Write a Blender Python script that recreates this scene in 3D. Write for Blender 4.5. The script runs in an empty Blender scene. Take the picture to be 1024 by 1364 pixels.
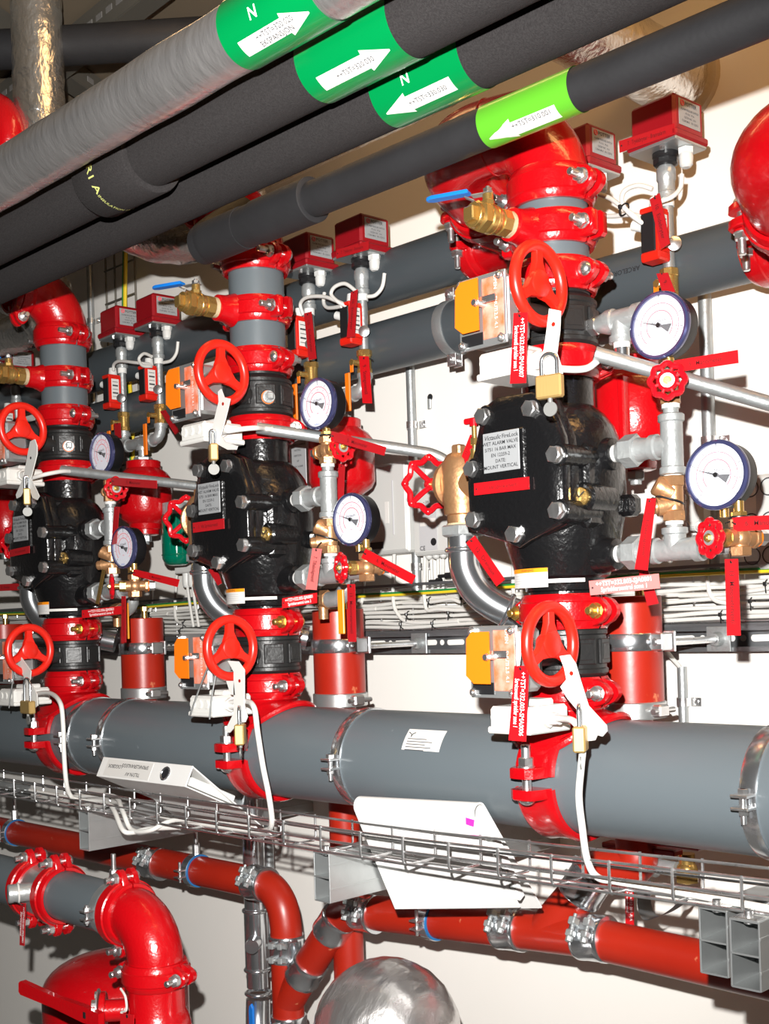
import bpy, math, random
from mathutils import Vector as V, Matrix, noise as mnoise

random.seed(7)
SC = bpy.context.scene
COL = SC.collection
PI = math.pi

# ------------------------------------------------------------------ camera, world, lights, exposure
cam_d = bpy.data.cameras.new('camera')
cam = bpy.data.objects.new('camera', cam_d); COL.objects.link(cam)
YAW, ROLL, FPX = math.radians(44.7147), math.radians(1.83), 1600.0
fwd = V((-math.cos(YAW), math.sin(YAW), 0)); rgt = V((math.sin(YAW), math.cos(YAW), 0)); upv = V((0, 0, 1))
c_, s_ = math.cos(ROLL), math.sin(ROLL)
# a level view camera (shift lens) held 1.8 degrees out of true
r2 = rgt * c_ - upv * s_
u2 = upv * c_ + rgt * s_
r2.normalize(); u2.normalize()
M = Matrix((r2, u2, -fwd)).transposed().to_4x4(); M.translation = V((0, -1.6, 1.5))
cam.matrix_world = M
cam_d.sensor_fit = 'VERTICAL'; cam_d.sensor_height = 36.0
cam_d.lens = FPX / 1364 * 36.0
CY = 147.02
cam_d.shift_x = (-s_ * CY) / 1364.0
cam_d.shift_y = (c_ * CY) / 1364.0
cam_d.clip_start = 0.02
SC.camera = cam

w = bpy.data.worlds.new('World'); SC.world = w; w.use_nodes = True
bg = w.node_tree.nodes['Background']; bg.inputs[0].default_value = (0.9, 0.8, 0.68, 1); bg.inputs[1].default_value = 0.008

def lamp(name, kind, loc, energy, color, size=0.03, sy=None, tgt=None, spot=None):
    d = bpy.data.lights.new(name, kind); d.energy = energy; d.color = color
    if kind == 'AREA':
        d.shape = 'RECTANGLE'; d.size = size; d.size_y = sy or size
    else:
        d.shadow_soft_size = size
    if spot: d.spot_size, d.spot_blend = spot
    o = bpy.data.objects.new(name, d); COL.objects.link(o); o.location = loc
    if tgt is not None: o.rotation_euler = (V(tgt) - V(loc)).to_track_quat('-Z', 'Y').to_euler()
    return o
# the photographer's flash on top of the camera, and the warm fluorescent tubes under the ceiling
lamp('camera_flash', 'SPOT', (-0.035, -1.63, 1.645), 560, (1.0, 0.98, 0.95), 0.012, tgt=(-2.9, 0.3, 1.62), spot=(math.radians(104), 1.0))
lamp('ceiling_tube_light', 'AREA', (-0.25, -0.12, 2.93), 8, (1.0, 0.52, 0.17), 1.0, 0.12, tgt=(-0.5, 0.2, 2.0))
lamp('middle_tube_light', 'AREA', (-1.75, -0.20, 2.93), 2.2, (1.0, 0.60, 0.26), 0.9, 0.10, tgt=(-1.75, -0.2, 0))
lamp('aisle_tube_light', 'AREA', (0.6, -2.6, 2.93), 1.2, (1.0, 0.78, 0.52), 1.5, 0.12, tgt=(0.6, -2.6, 0))

vs = SC.view_settings
vs.view_transform = 'Standard'; vs.look = 'None'; vs.gamma = 1.0; vs.use_curve_mapping = False
vs.exposure = 0.0

# ------------------------------------------------------------------ materials
def mat(name, col, rough=0.5, metal=0.0, bump=0.0, bscale=60.0, var=0.0, vscale=8.0, col2=None, coat=0.0, detail=3.0,
        rvar=0.0, stretch=None, trans=0.0, ior=1.45, emit=None, spec=None, spots=None, alpha=None):
    m = bpy.data.materials.new(name); m.use_nodes = True
    nt = m.node_tree; N = nt.nodes; Lk = nt.links; b = N['Principled BSDF']
    b.inputs['Base Color'].default_value = (*col, 1); b.inputs['Roughness'].default_value = rough
    b.inputs['Metallic'].default_value = metal
    if coat: b.inputs['Coat Weight'].default_value = coat; b.inputs['Coat Roughness'].default_value = 0.008
    if trans: b.inputs['Transmission Weight'].default_value = trans; b.inputs['IOR'].default_value = ior
    if spec is not None: b.inputs['Specular IOR Level'].default_value = spec
    if alpha is not None: b.inputs['Alpha'].default_value = alpha
    if emit: b.inputs['Emission Color'].default_value = (*emit[0], 1); b.inputs['Emission Strength'].default_value = emit[1]
    if bump or var or rvar or spots:
        tc = N.new('ShaderNodeTexCoord'); mp = N.new('ShaderNodeMapping'); Lk.new(tc.outputs['Object'], mp.inputs[0])
        if stretch: mp.inputs['Scale'].default_value = stretch
    if bump:
        n = N.new('ShaderNodeTexNoise'); n.inputs['Scale'].default_value = bscale; n.inputs['Detail'].default_value = detail
        Lk.new(mp.outputs[0], n.inputs['Vector'])
        bp = N.new('ShaderNodeBump'); bp.inputs['Strength'].default_value = bump; bp.inputs['Distance'].default_value = 0.004
        Lk.new(n.outputs[0], bp.inputs['Height']); Lk.new(bp.outputs[0], b.inputs['Normal'])
    if var or rvar:
        n2 = N.new('ShaderNodeTexNoise'); n2.inputs['Scale'].default_value = vscale; n2.inputs['Detail'].default_value = 5
        Lk.new(mp.outputs[0], n2.inputs['Vector'])
        r = N.new('ShaderNodeMapRange'); r.inputs[1].default_value = 0.35; r.inputs[2].default_value = 0.65
        Lk.new(n2.outputs[0], r.inputs[0])
    src = None
    if var:
        mx = N.new('ShaderNodeMix'); mx.data_type = 'RGBA'
        mx.inputs[6].default_value = (*col, 1); mx.inputs[7].default_value = (*(col2 or [c * 0.6 for c in col]), 1)
        ml = N.new('ShaderNodeMath'); ml.operation = 'MULTIPLY'; ml.inputs[1].default_value = var
        Lk.new(r.outputs[0], ml.inputs[0]); Lk.new(ml.outputs[0], mx.inputs[0])
        src = mx.outputs[2]; Lk.new(src, b.inputs['Base Color'])
    if spots:
        sc, thr, scol = spots
        n3 = N.new('ShaderNodeTexNoise'); n3.inputs['Scale'].default_value = sc; n3.inputs['Detail'].default_value = 6
        Lk.new(mp.outputs[0], n3.inputs['Vector'])
        r3 = N.new('ShaderNodeMapRange'); r3.inputs[1].default_value = thr; r3.inputs[2].default_value = thr + 0.03
        Lk.new(n3.outputs[0], r3.inputs[0])
        m3 = N.new('ShaderNodeMix'); m3.data_type = 'RGBA'
        Lk.new(r3.outputs[0], m3.inputs[0])
        if src: Lk.new(src, m3.inputs[6])
        else: m3.inputs[6].default_value = (*col, 1)
        m3.inputs[7].default_value = (*scol, 1); Lk.new(m3.outputs[2], b.inputs['Base Color'])
    if rvar:
        ma = N.new('ShaderNodeMath'); ma.operation = 'MULTIPLY_ADD'; ma.inputs[1].default_value = rvar; ma.inputs[2].default_value = rough
        Lk.new(r.outputs[0], ma.inputs[0]); Lk.new(ma.outputs[0], b.inputs['Roughness'])
    return m

RED = mat('gloss red paint', (0.42, 0.0022, 0.005), 0.24, bump=0.16, bscale=190, coat=0.35)
REDBOX = mat('dark red enamel', (0.25, 0.004, 0.009), 0.35, bump=0.05, bscale=200)
HWRED = mat('orange red enamel', (0.60, 0.014, 0.006), 0.33)
SMWH = mat('wheel red paint', (0.50, 0.004, 0.010), 0.22, coat=0.3)
RUST = mat('rust red pipe coat', (0.36, 0.017, 0.006), 0.36, bump=0.06, bscale=60, var=0.5, vscale=7, col2=(0.27, 0.010, 0.004),
           spots=(26, 0.695, (0.50, 0.13, 0.06)))
BLACK = mat('gloss black cast iron', (0.006, 0.006, 0.0065), 0.22, bump=0.32, bscale=130, coat=0.2, spots=(9, 0.735, (0.16, 0.055, 0.02)))
BLACKS = mat('satin black iron', (0.012, 0.012, 0.012), 0.42, bump=0.2, bscale=120)
BLKP = mat('black plastic', (0.012, 0.012, 0.013), 0.35)
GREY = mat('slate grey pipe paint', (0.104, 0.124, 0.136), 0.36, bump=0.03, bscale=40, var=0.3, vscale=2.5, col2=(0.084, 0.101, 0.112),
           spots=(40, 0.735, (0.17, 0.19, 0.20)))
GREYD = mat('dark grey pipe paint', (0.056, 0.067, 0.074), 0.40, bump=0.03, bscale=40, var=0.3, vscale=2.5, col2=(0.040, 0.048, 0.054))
INSUL = mat('black foam insulation', (0.0165, 0.0145, 0.0148), 0.9, bump=0.4, bscale=800, var=0.7, vscale=420, col2=(0.030, 0.0275, 0.0275), spec=0.2)
INSUL2 = mat('smooth black foam', (0.016, 0.0155, 0.0165), 0.6, bump=0.1, bscale=120, var=0.35, vscale=14, col2=(0.025, 0.025, 0.027), spec=0.25)
FOIL = mat('wrinkled foil wrap', (0.62, 0.60, 0.59), 0.19, 0.88, bump=0.7, bscale=75, detail=7, stretch=(0.8, 0.3, 0.3), rvar=0.15, vscale=9)
FOILV = mat('crumpled foil wrap', (0.78, 0.76, 0.72), 0.20, 0.95, bump=1.0, bscale=75, detail=9, stretch=(1, 1, 0.6))
GALV = mat('galvanized iron', (0.42, 0.44, 0.44), 0.38, 0.75, bump=0.12, bscale=160, var=0.5, vscale=60, col2=(0.30, 0.32, 0.33), rvar=0.15)
GALVM = mat('malleable galvanized fitting', (0.42, 0.44, 0.44), 0.38, 0.55, bump=0.25, bscale=130, var=0.3, vscale=50)
ZINC = mat('bright zinc', (0.72, 0.72, 0.72), 0.26, 0.95, bump=0.06, bscale=160, rvar=0.1, vscale=40)
GOLD = mat('yellow zinc bolt', (0.70, 0.44, 0.12), 0.28, 0.9)
CHROME = mat('polished steel', (0.72, 0.75, 0.78), 0.19, 0.95, bump=0.03, bscale=30)
STEEL = mat('bare steel sheet', (0.55, 0.57, 0.57), 0.33, 0.8, bump=0.05, bscale=90, var=0.4, vscale=20, col2=(0.42, 0.44, 0.44))
DSTEEL = mat('dark zinc strut', (0.22, 0.23, 0.24), 0.40, 0.75, var=0.4, vscale=14)
KEYM = mat('worn nickel key', (0.20, 0.20, 0.19), 0.55, 0.4)
BRASS = mat('brass', (0.66, 0.42, 0.13), 0.26, 0.85, bump=0.06, bscale=120, var=0.3, vscale=30, col2=(0.52, 0.32, 0.10))
BRONZE = mat('cast bronze', (0.50, 0.27, 0.13), 0.40, 0.7, bump=0.18, bscale=150, var=0.4, vscale=25, col2=(0.36, 0.19, 0.09))
PLATEB = mat('padlock brass', (0.50, 0.33, 0.12), 0.45, 0.6, bump=0.03, bscale=300, stretch=(1, 1, 0.05))
WHITEP = mat('white plastic', (0.60, 0.59, 0.56), 0.40)
OFFW = mat('off white device plastic', (0.52, 0.52, 0.50), 0.45)
CABLE = mat('white cable sheath', (0.60, 0.59, 0.56), 0.45)
GLAND = mat('pale grey gland', (0.60, 0.60, 0.58), 0.45)
TAPE = mat('white thread tape', (0.66, 0.66, 0.64), 0.6, bump=0.2, bscale=200)
HEMP = mat('hemp thread seal', (0.46, 0.37, 0.22), 0.85, bump=0.5, bscale=260)
ORANGE = mat('orange enamel', (0.78, 0.16, 0.005), 0.42)
YELOR = mat('amber plastic', (0.85, 0.27, 0.01), 0.4)
ORSTK = mat('worn orange sticker', (0.62, 0.13, 0.05), 0.40, var=0.6, vscale=60, col2=(0.60, 0.36, 0.30), bump=0.1, bscale=100)
BLUE = mat('blue lever grip', (0.006, 0.16, 0.58), 0.40)
TAGR = mat('engraved red laminate', (0.50, 0.006, 0.010), 0.38)
TAGR2 = mat('engraved red laminate dark', (0.36, 0.008, 0.012), 0.38)
TAGP = mat('pale red laminate', (0.66, 0.16, 0.15), 0.3)
INKW = mat('white lettering', (0.85, 0.85, 0.84), 0.5)
INKB = mat('black lettering', (0.012, 0.012, 0.014), 0.5)
INKD = mat('dark red engraving', (0.10, 0.006, 0.008), 0.5)
INKG = mat('grey lettering', (0.05, 0.05, 0.055), 0.6)
INKR = mat('red dial print', (0.72, 0.10, 0.13), 0.5)
INKY = mat('yellow green print', (0.50, 0.52, 0.16), 0.6)
INKBL = mat('blue print', (0.10, 0.18, 0.55), 0.5)
DIAL = mat('gauge dial white', (0.66, 0.67, 0.73), 0.5)
BEZEL = mat('gauge rim polished', (0.06, 0.065, 0.16), 0.12, 0.5, coat=0.5)
GLASS = mat('gauge glass', (0.9, 0.92, 1.0), 0.05, alpha=0.06)
CASE = mat('gauge black case', (0.006, 0.006, 0.007), 0.45, spec=0.3)
SILV = mat('silver name plate', (0.36, 0.37, 0.38), 0.45, 0.3)
STICK = mat('paper sticker', (0.64, 0.62, 0.59), 0.45)
GREYLAB = mat('grey label', (0.45, 0.45, 0.46), 0.5)
BANDG = mat('green pipe band', (0.0, 0.165, 0.04), 0.28, bump=0.05, bscale=30, coat=0.3)
BANDL = mat('light green pipe band', (0.085, 0.33, 0.02), 0.30, coat=0.2)
YG = mat('yellow earth wire', (0.75, 0.55, 0.02), 0.4)
GRN = mat('green earth wire', (0.02, 0.22, 0.05), 0.4)
GLASSG = mat('green glass bowl', (0.0, 0.13, 0.075), 0.06, coat=0.6, alpha=0.93)
WALL = mat('cream wall paint', (0.83, 0.805, 0.76), 0.62, bump=0.06, bscale=14, var=0.25, vscale=3, col2=(0.78, 0.755, 0.70))
CEIL = mat('ceiling board', (0.15, 0.115, 0.075), 0.8, bump=0.1, bscale=20, var=0.3, vscale=2)
CONC = mat('dim concrete', (0.16, 0.15, 0.14), 0.8, var=0.3)
FLOOR = mat('grey floor', (0.17, 0.165, 0.155), 0.6, var=0.3)
PAPER = mat('white binder board', (0.72, 0.71, 0.69), 0.42)
PAPER2 = mat('binder inside', (0.70, 0.71, 0.69), 0.5)
PINK = mat('magenta marker', (0.75, 0.03, 0.42), 0.5)
BLUER = mat('blue clamp rubber', (0.01, 0.13, 0.34), 0.5)
MORTAR = mat('grey mortar', (0.42, 0.36, 0.28), 0.9, bump=0.5, bscale=60)
BEAM = mat('galvanized with dimness in colour', (0.13, 0.12, 0.10), 0.5, 0.4)  # darker copy of the galvanized colour, dimness put into the base colour

# ------------------------------------------------------------------ mesh builder
def frame(ax, hint=None):
    z = V(ax).normalized()
    h = V(hint) if hint is not None else (V((0, 0, 1)) if abs(z.z) < 0.9 else V((1, 0, 0)))
    x = h - z * h.dot(z)
    if x.length < 1e-6:
        h = V((0, 1, 0)); x = h - z * h.dot(z)
    x.normalize(); y = z.cross(x)
    return x, y, z

class MB:
    def __init__(s): s.v = []; s.f = []
    def add(s, vs, fs):
        o = len(s.v); s.v += [V(p) for p in vs]; s.f += [tuple(i + o for i in f) for f in fs]; return s
    def box(s, c, size, bev=0.0, X=(1, 0, 0), Y=(0, 1, 0), Z=(0, 0, 1)):
        c = V(c); X, Y, Z = V(X), V(Y), V(Z); hx, hy, hz = [q / 2 for q in size]
        b = min(bev, hx * .49, hy * .49, hz * .49)
        P = []; idx = {}
        for sx in (-1, 1):
            for sy in (-1, 1):
                for sz in (-1, 1):
                    for k in range(3):
                        q = [sx * hx, sy * hy, sz * hz]
                        for j in range(3):
                            if j != k: q[j] -= (sx, sy, sz)[j] * b
                        idx[(sx, sy, sz, k)] = len(P); P.append(c + X * q[0] + Y * q[1] + Z * q[2])
        F = []
        for k in range(3):
            a, d = [j for j in range(3) if j != k]
            for sg in (-1, 1):
                quad = []
                for sa, sd in ((-1, -1), (1, -1), (1, 1), (-1, 1)):
                    t = [0, 0, 0]; t[k] = sg; t[a] = sa; t[d] = sd; quad.append(idx[(*t, k)])
                F.append(tuple(quad if (sg > 0) != (k == 1) else quad[::-1]))
        if b > 0:
            for k in range(3):
                a, d = [j for j in range(3) if j != k]
                for sa in (-1, 1):
                    for sd in (-1, 1):
                        t0 = [0, 0, 0]; t0[k] = -1; t0[a] = sa; t0[d] = sd
                        t1 = list(t0); t1[k] = 1
                        q = [idx[(*t0, a)], idx[(*t1, a)], idx[(*t1, d)], idx[(*t0, d)]]
                        F.append(tuple(q if (sa * sd > 0) != (k == 1) else q[::-1]))
            for sx in (-1, 1):
                for sy in (-1, 1):
                    for sz in (-1, 1):
                        q = [idx[(sx, sy, sz, k)] for k in range(3)]
                        F.append(tuple(q if sx * sy * sz > 0 else q[::-1]))
        return s.add(P, F)
    def lathe(s, p, ax, prof, n=24, a0=0.0, a1=2 * PI, hint=None, caps=True):
        """profile: list of (t along axis, radius)"""
        p = V(p); x, y, z = frame(ax, hint); full = abs(a1 - a0) > 6.28
        m = n if full else n + 1
        P = []; F = []
        for t, r in prof:
            for i in range(m):
                a = a0 + (a1 - a0) * i / n
                P.append(p + z * t + (x * math.cos(a) + y * math.sin(a)) * r)
        for j in range(len(prof) - 1):
            for i in range(n):
                k = (i + 1) % m
                F.append((j * m + i, j * m + k, (j + 1) * m + k, (j + 1) * m + i))
        if caps and full:
            if prof[0][1] > 1e-5: F.append(tuple(range(m - 1, -1, -1)))
            if prof[-1][1] > 1e-5: F.append(tuple((len(prof) - 1) * m + i for i in range(m)))
        return s.add(P, F)
    def cyl(s, p, q, r, r1=None, n=20, bev=0.0):
        p, q = V(p), V(q); L = (q - p).length; r1 = r if r1 is None else r1
        if bev: pr = [(0, r - bev), (bev, r), (L - bev, r1), (L, r1 - bev)]
        else: pr = [(0, r), (L, r1)]
        return s.lathe(p, q - p, pr, n)
    def hexa(s, p, ax, af, h, ch=0.12, n=6, rot=0.0):
        r = af / 2 / math.cos(PI / n)
        x, y, z = frame(ax); hint = x * math.cos(rot) + y * math.sin(rot)
        c = af * ch * 0.5
        return s.lathe(p, ax, [(0, r - c), (c * .7, r), (h - c * .7, r), (h, r - c)], n, hint=hint)
    def bolt(s, p, ax, d, L, af=None):
        p = V(p); a = V(ax).normalized(); af = af or d * 1.6
        s.cyl(p, p + a * L, d / 2, n=10, bev=d * .1)
        return s
    def tube(s, pts, r, n=10, closed=False, smooth=0, rr=None):
        P = [V(q) for q in pts]
        if smooth: P = crom(P, smooth, closed)
        m = len(P); T = []
        for i in range(m):
            a = P[(i - 1) % m] if (closed or i > 0) else P[i]; b = P[(i + 1) % m] if (closed or i < m - 1) else P[i]
            t = (b - a); T.append(t.normalized() if t.length > 1e-9 else V((0, 0, 1)))
        x, y, z = frame(T[0]); R = []; F = []
        for i in range(m):
            t = T[i]; x = (x - t * x.dot(t)); x.normalize(); yy = t.cross(x)
            ri = rr[i] if rr else r
            for k in range(n):
                a = 2 * PI * k / n; R.append(P[i] + (x * math.cos(a) + yy * math.sin(a)) * ri)
        for i in range(m if closed else m - 1):
            j = (i + 1) % m
            for k in range(n):
                l = (k + 1) % n; F.append((i * n + k, i * n + l, j * n + l, j * n + k))
        if not closed:
            F.append(tuple(range(n - 1, -1, -1))); F.append(tuple((m - 1) * n + k for k in range(n)))
        return s.add(R, F)
    def torus(s, c, ax, R, r, n=32, m=10, a0=0.0, a1=2 * PI, hint=None):
        x, y, z = frame(ax, hint); c = V(c); full = abs(a1 - a0) > 6.28
        k = n if full else n + 1
        pts = [c + (x * math.cos(a0 + (a1 - a0) * i / n) + y * math.sin(a0 + (a1 - a0) * i / n)) * R for i in range(k)]
        return s.tube(pts, r, m, closed=full)
    def prism(s, poly, c, X, Y, h, bev=0.0):
        """polygon in (X,Y) at c, extruded by h along X x Y (front face at +h)"""
        c = V(c); X = V(X).normalized(); Y = V(Y).normalized(); Z = X.cross(Y); n = len(poly)
        cx = sum(p[0] for p in poly) / n; cy = sum(p[1] for p in poly) / n
        def ring(z, k):
            out = []
            for px, py in poly:
                d = math.hypot(px - cx, py - cy) or 1
                f = max(0, 1 - k / d); out.append(c + X * (cx + (px - cx) * f) + Y * (cy + (py - cy) * f) + Z * z)
            return out
        R = [ring(0, 0), ring(h - bev, 0), ring(h, bev)] if bev else [ring(0, 0), ring(h, 0)]
        P = [p for q in R for p in q]; F = []
        for j in range(len(R) - 1):
            for i in range(n):
                k = (i + 1) % n; F.append((j * n + i, j * n + k, (j + 1) * n + k, (j + 1) * n + i))
        F.append(tuple(range(n - 1, -1, -1))); F.append(tuple((len(R) - 1) * n + i for i in range(n)))
        return s.add(P, F)
    def ball(s, c, r, n=16, m=10, sc=(1, 1, 1), ax=(0, 0, 1), lo=-90, hi=90):
        pr = []
        for j in range(m + 1):
            a = math.radians(lo + (hi - lo) * j / m); pr.append((math.sin(a) * r * sc[2], max(math.cos(a) * r, 1e-6) * sc[0]))
        return s.lathe(c, ax, pr, n)
    def loft(s, rings, caps=True):
        n = len(rings[0]); P = [p for q in rings for p in q]; F = []
        for j in range(len(rings) - 1):
            for i in range(n):
                k = (i + 1) % n; F.append((j * n + i, j * n + k, (j + 1) * n + k, (j + 1) * n + i))
        if caps:
            F.append(tuple(range(n - 1, -1, -1))); F.append(tuple((len(rings) - 1) * n + i for i in range(n)))
        return s.add(P, F)
    def jitter(s, amt, sc):
        for i, p in enumerate(s.v):
            d = mnoise.noise_vector(p * sc); s.v[i] = p + d * amt
        return s
    def mesh(s, name, m, loc=(0, 0, 0), ang=38):
        me = bpy.data.meshes.new(name); L = V(loc)
        me.from_pydata([tuple(p - L) for p in s.v], [], s.f); me.materials.append(m)
        me.polygons.foreach_set('use_smooth', [True] * len(me.polygons))
        me.set_sharp_from_angle(angle=math.radians(ang)); me.validate(); me.update()
        return me

def crom(P, k, closed=False):
    out = []; n = len(P)
    rng = range(n) if closed else range(n - 1)
    for i in rng:
        if closed: a, b, c, d = P[i - 1], P[i], P[(i + 1) % n], P[(i + 2) % n]
        else: a, b, c, d = P[max(i - 1, 0)], P[i], P[i + 1], P[min(i + 2, n - 1)]
        for j in range(k):
            t = j / k
            out.append(0.5 * ((2 * b) + (c - a) * t + (2 * a - 5 * b + 4 * c - d) * t * t + (3 * b - a - 3 * c + d) * t ** 3))
    if not closed: out.append(P[-1])
    return out

# ------------------------------------------------------------------ things and parts
def thing(name, label, cat, loc, group=None):
    o = bpy.data.objects.new(name, None); COL.objects.link(o); o.empty_display_size = 0.02
    o.location = loc; o['label'] = label; o['category'] = cat
    if group: o['group'] = group
    return o
def wloc(o):
    p = V(o.location)
    while o.parent: o = o.parent; p += V(o.location)
    return p
def part(name, mb, m, parent, label=None, kind=None, ang=38):
    o = bpy.data.objects.new(name, mb.mesh(name, m, wloc(parent), ang)); COL.objects.link(o); o.parent = parent
    if label: o['label'] = label
    if kind: o['kind'] = kind
    return o
def solo(name, mb, m, label, cat, loc=(0, 0, 0), group=None, ang=38):
    o = bpy.data.objects.new(name, mb.mesh(name, m, loc, ang)); COL.objects.link(o); o.location = loc
    o['label'] = label; o['category'] = cat
    if group: o['group'] = group
    return o
def struct(name, mb, m, ang=38):
    o = bpy.data.objects.new(name, mb.mesh(name, m, (0, 0, 0), ang)); COL.objects.link(o); o['kind'] = 'structure'; return o
def copy_tree(o, off, label=None, group=None, parent=None, skip=()):
    c = o.copy(); COL.objects.link(c)
    if parent is None: c.location = V(o.location) + V(off)
    else: c.parent = parent
    if label: c['label'] = label
    if group: c['group'] = group
    for ch in o.children:
        if ch.name.split('.')[0] not in skip: copy_tree(ch, off, None, None, c, skip)
    return c
def turn(o, deg):
    o.rotation_euler.z = math.radians(deg); return o

_tc = {}
def text_mb(body, size, ax='CENTER', mb=None, P=(0, 0, 0), X=(1, 0, 0), Y=(0, 0, 1), depth=0.0004, shear=0.0, fn=None, sx=1.0):
    """flat raised lettering with its own little thickness, laid on the plane X,Y at P (or mapped by fn(u,v,w))"""
    key = (body, ax, shear)
    if key not in _tc:
        cu = bpy.data.curves.new('t', 'FONT'); cu.body = body; cu.size = 1.0; cu.align_x = ax; cu.align_y = 'CENTER'; cu.shear = shear
        cu.resolution_u = 2; cu.offset = 0.009; cu.space_line = 0.95
        o = bpy.data.objects.new('t', cu); me = bpy.data.meshes.new_from_object(o)
        _tc[key] = ([tuple(v.co) for v in me.vertices], [tuple(p.vertices) for p in me.polygons])
        bpy.data.objects.remove(o); bpy.data.curves.remove(cu); bpy.data.meshes.remove(me)
    vs_, fs_ = _tc[key]; mb = mb or MB()
    P = V(P); X = V(X).normalized(); Y = V(Y).normalized(); Z = X.cross(Y)
    if fn: pts = [fn(v[0] * size * sx, v[1] * size, depth) for v in vs_]
    else: pts = [P + X * v[0] * size * sx + Y * v[1] * size + Z * depth for v in vs_]
    mb.add(pts, fs_); return mb
def lettering(parent, body, size, P, X, Y, m, ax='CENTER', shear=0.0, name='lettering', depth=0.0005, sx=1.0):
    return part(name, text_mb(body, size, ax, None, P, X, Y, depth, shear, sx=sx), m, parent)

# ------------------------------------------------------------------ room
WY = 0.43                                              # face of the wall behind the pipework
struct('wall_back', MB().box((-1.5, WY + .06, 1.5), (9.2, .12, 3.0)), WALL)
struct('wall_front', MB().box((-1.5, -4.3, 1.5), (9.2, .12, 3.0)), CONC)
struct('wall_left', MB().box((-6.1, -1.9, 1.5), (.12, 4.9, 3.0)), CONC)
struct('wall_right', MB().box((3.1, -1.9, 1.5), (.12, 4.9, 3.0)), CONC)
struct('floor', MB().box((-1.5, -1.9, -.05), (9.4, 5.0, .1)), FLOOR)
struct('ceiling', MB().box((-1.5, -1.9, 3.05), (9.4, 5.0, .1)), CEIL)

SP = [0.0, 0.76, 1.538, 2.31, -0.765]
X0, Y0 = -1.175, -0.035
STN = ['nearest station', 'middle station', 'left station', 'station cut by left edge', 'station beyond right edge']

# ------------------------------------------------------------------ generic pieces of pipework
def add_bolt(t, c, nb, span, d=.012, m=ZINC, head=False, nut_at=.02, nlen=.011, name='bolt', over=.024):
    """one track bolt through both ears: c is the middle of the ears, nb its direction, stud sticks out past +nb"""
    c = V(c); nb = V(nb).normalized(); mb = MB()
    a, b = c - nb * (span / 2 + .004), c + nb * (span / 2 + over)
    if head:
        a, b = c - nb * (span / 2 + over), c + nb * (span / 2 + .002)
        mb.cyl(a, b, d / 2, n=12, bev=.001); mb.ball(c + nb * (span / 2), d * .95, 14, 6, (1, 1, .75), nb, 0, 90)
        o = part(name, mb, m, t)
        part('nut', MB().hexa(c - nb * (span / 2 + nlen), nb, d * 1.65, nlen), m, o)
        return o
    mb.cyl(a, b, d / 2, n=12, bev=.0012); mb.ball(c - nb * (span / 2), d * .95, 14, 6, (1, 1, .75), -nb, 0, 90)
    o = part(name, mb, m, t)
    nmb = MB().hexa(c + nb * (span / 2), nb, d * 1.65, nlen).cyl(c + nb * (span / 2), c + nb * (span / 2 + .002), d * 1.0, n=16)
    part('nut', nmb, m, o)
    return o

def coupling(c, ax, nb, R, label, cat='pipe coupling', w=.046, m=RED, bm=ZINC, head=False, name='grooved_coupling', ear='round', rot=0, group=None, over=.024, both=True):
    ax = V(ax).normalized(); nb = V(nb).normalized()
    l = ax.cross(nb); c = V(c); h = w / 2
    t = thing(name, label, cat, c, group)
    pr = [(-h, R + .001), (-h, R + .007), (-h + .006, R + .0105), (-h + .012, R + .0115), (-h + .014, R + .0145), (h - .014, R + .0145),
          (h - .012, R + .0115), (h - .006, R + .0105), (h, R + .007), (h, R + .001)]
    g = .007
    for s in (1, -1):
        mb = MB()
        mb.lathe(c, ax, pr, 22, .03, PI - .03, hint=l * -s)   # half a turn from ear to ear round the +nb or -nb side
        for e in (1, -1):
            if ear == 'square':
                poly = [(R - .012, -h * .86), (R + .030, -h * .78), (R + .035, -h * .6), (R + .035, h * .6), (R + .030, h * .78), (R - .012, h * .86)]
            else:
                poly = [(R - .012, -h * .92), (R + .010, -h * .86), (R + .026, -h * .58), (R + .034, -h * .25), (R + .036, 0), (R + .034, h * .25),
                        (R + .026, h * .58), (R + .010, h * .86), (R - .012, h * .92)]
            # pad across the bolt, with a thin proud boss round the bolt hole
            X = l * e; Y = ax * (e * s)
            mb.prism(poly, c + nb * s * g, X, Y, .013, .0025)
            mb.cyl(c + l * e * (R + .018) + nb * s * (g + .012), c + l * e * (R + .018) + nb * s * (g + .0155), .0115, n=16)
        part('housing', mb, m, t)
    for e in ((1, -1) if both else (1,)):
        add_bolt(t, c + l * e * (R + .018), nb, 2 * (g + .0155), .0125, bm, head, over=over)
    return t

def elbow_mb(c, d1, d2, R, rad, n=14, ext=0.0):
    """90 degree bend: from direction d1 (leaving c+d1*rad) to d2"""
    d1, d2 = V(d1).normalized(), V(d2).normalized(); c = V(c); pts = []; O = c + (d1 + d2) * rad
    if ext: pts.append(c + d1 * (rad + ext))
    for i in range(n + 1):
        a = PI / 2 * i / n
        pts.append(O - d2 * rad * math.cos(a) - d1 * rad * math.sin(a))
    if ext: pts.append(c + d2 * (rad + ext))
    return MB().tube(pts, R, 28)

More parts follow.
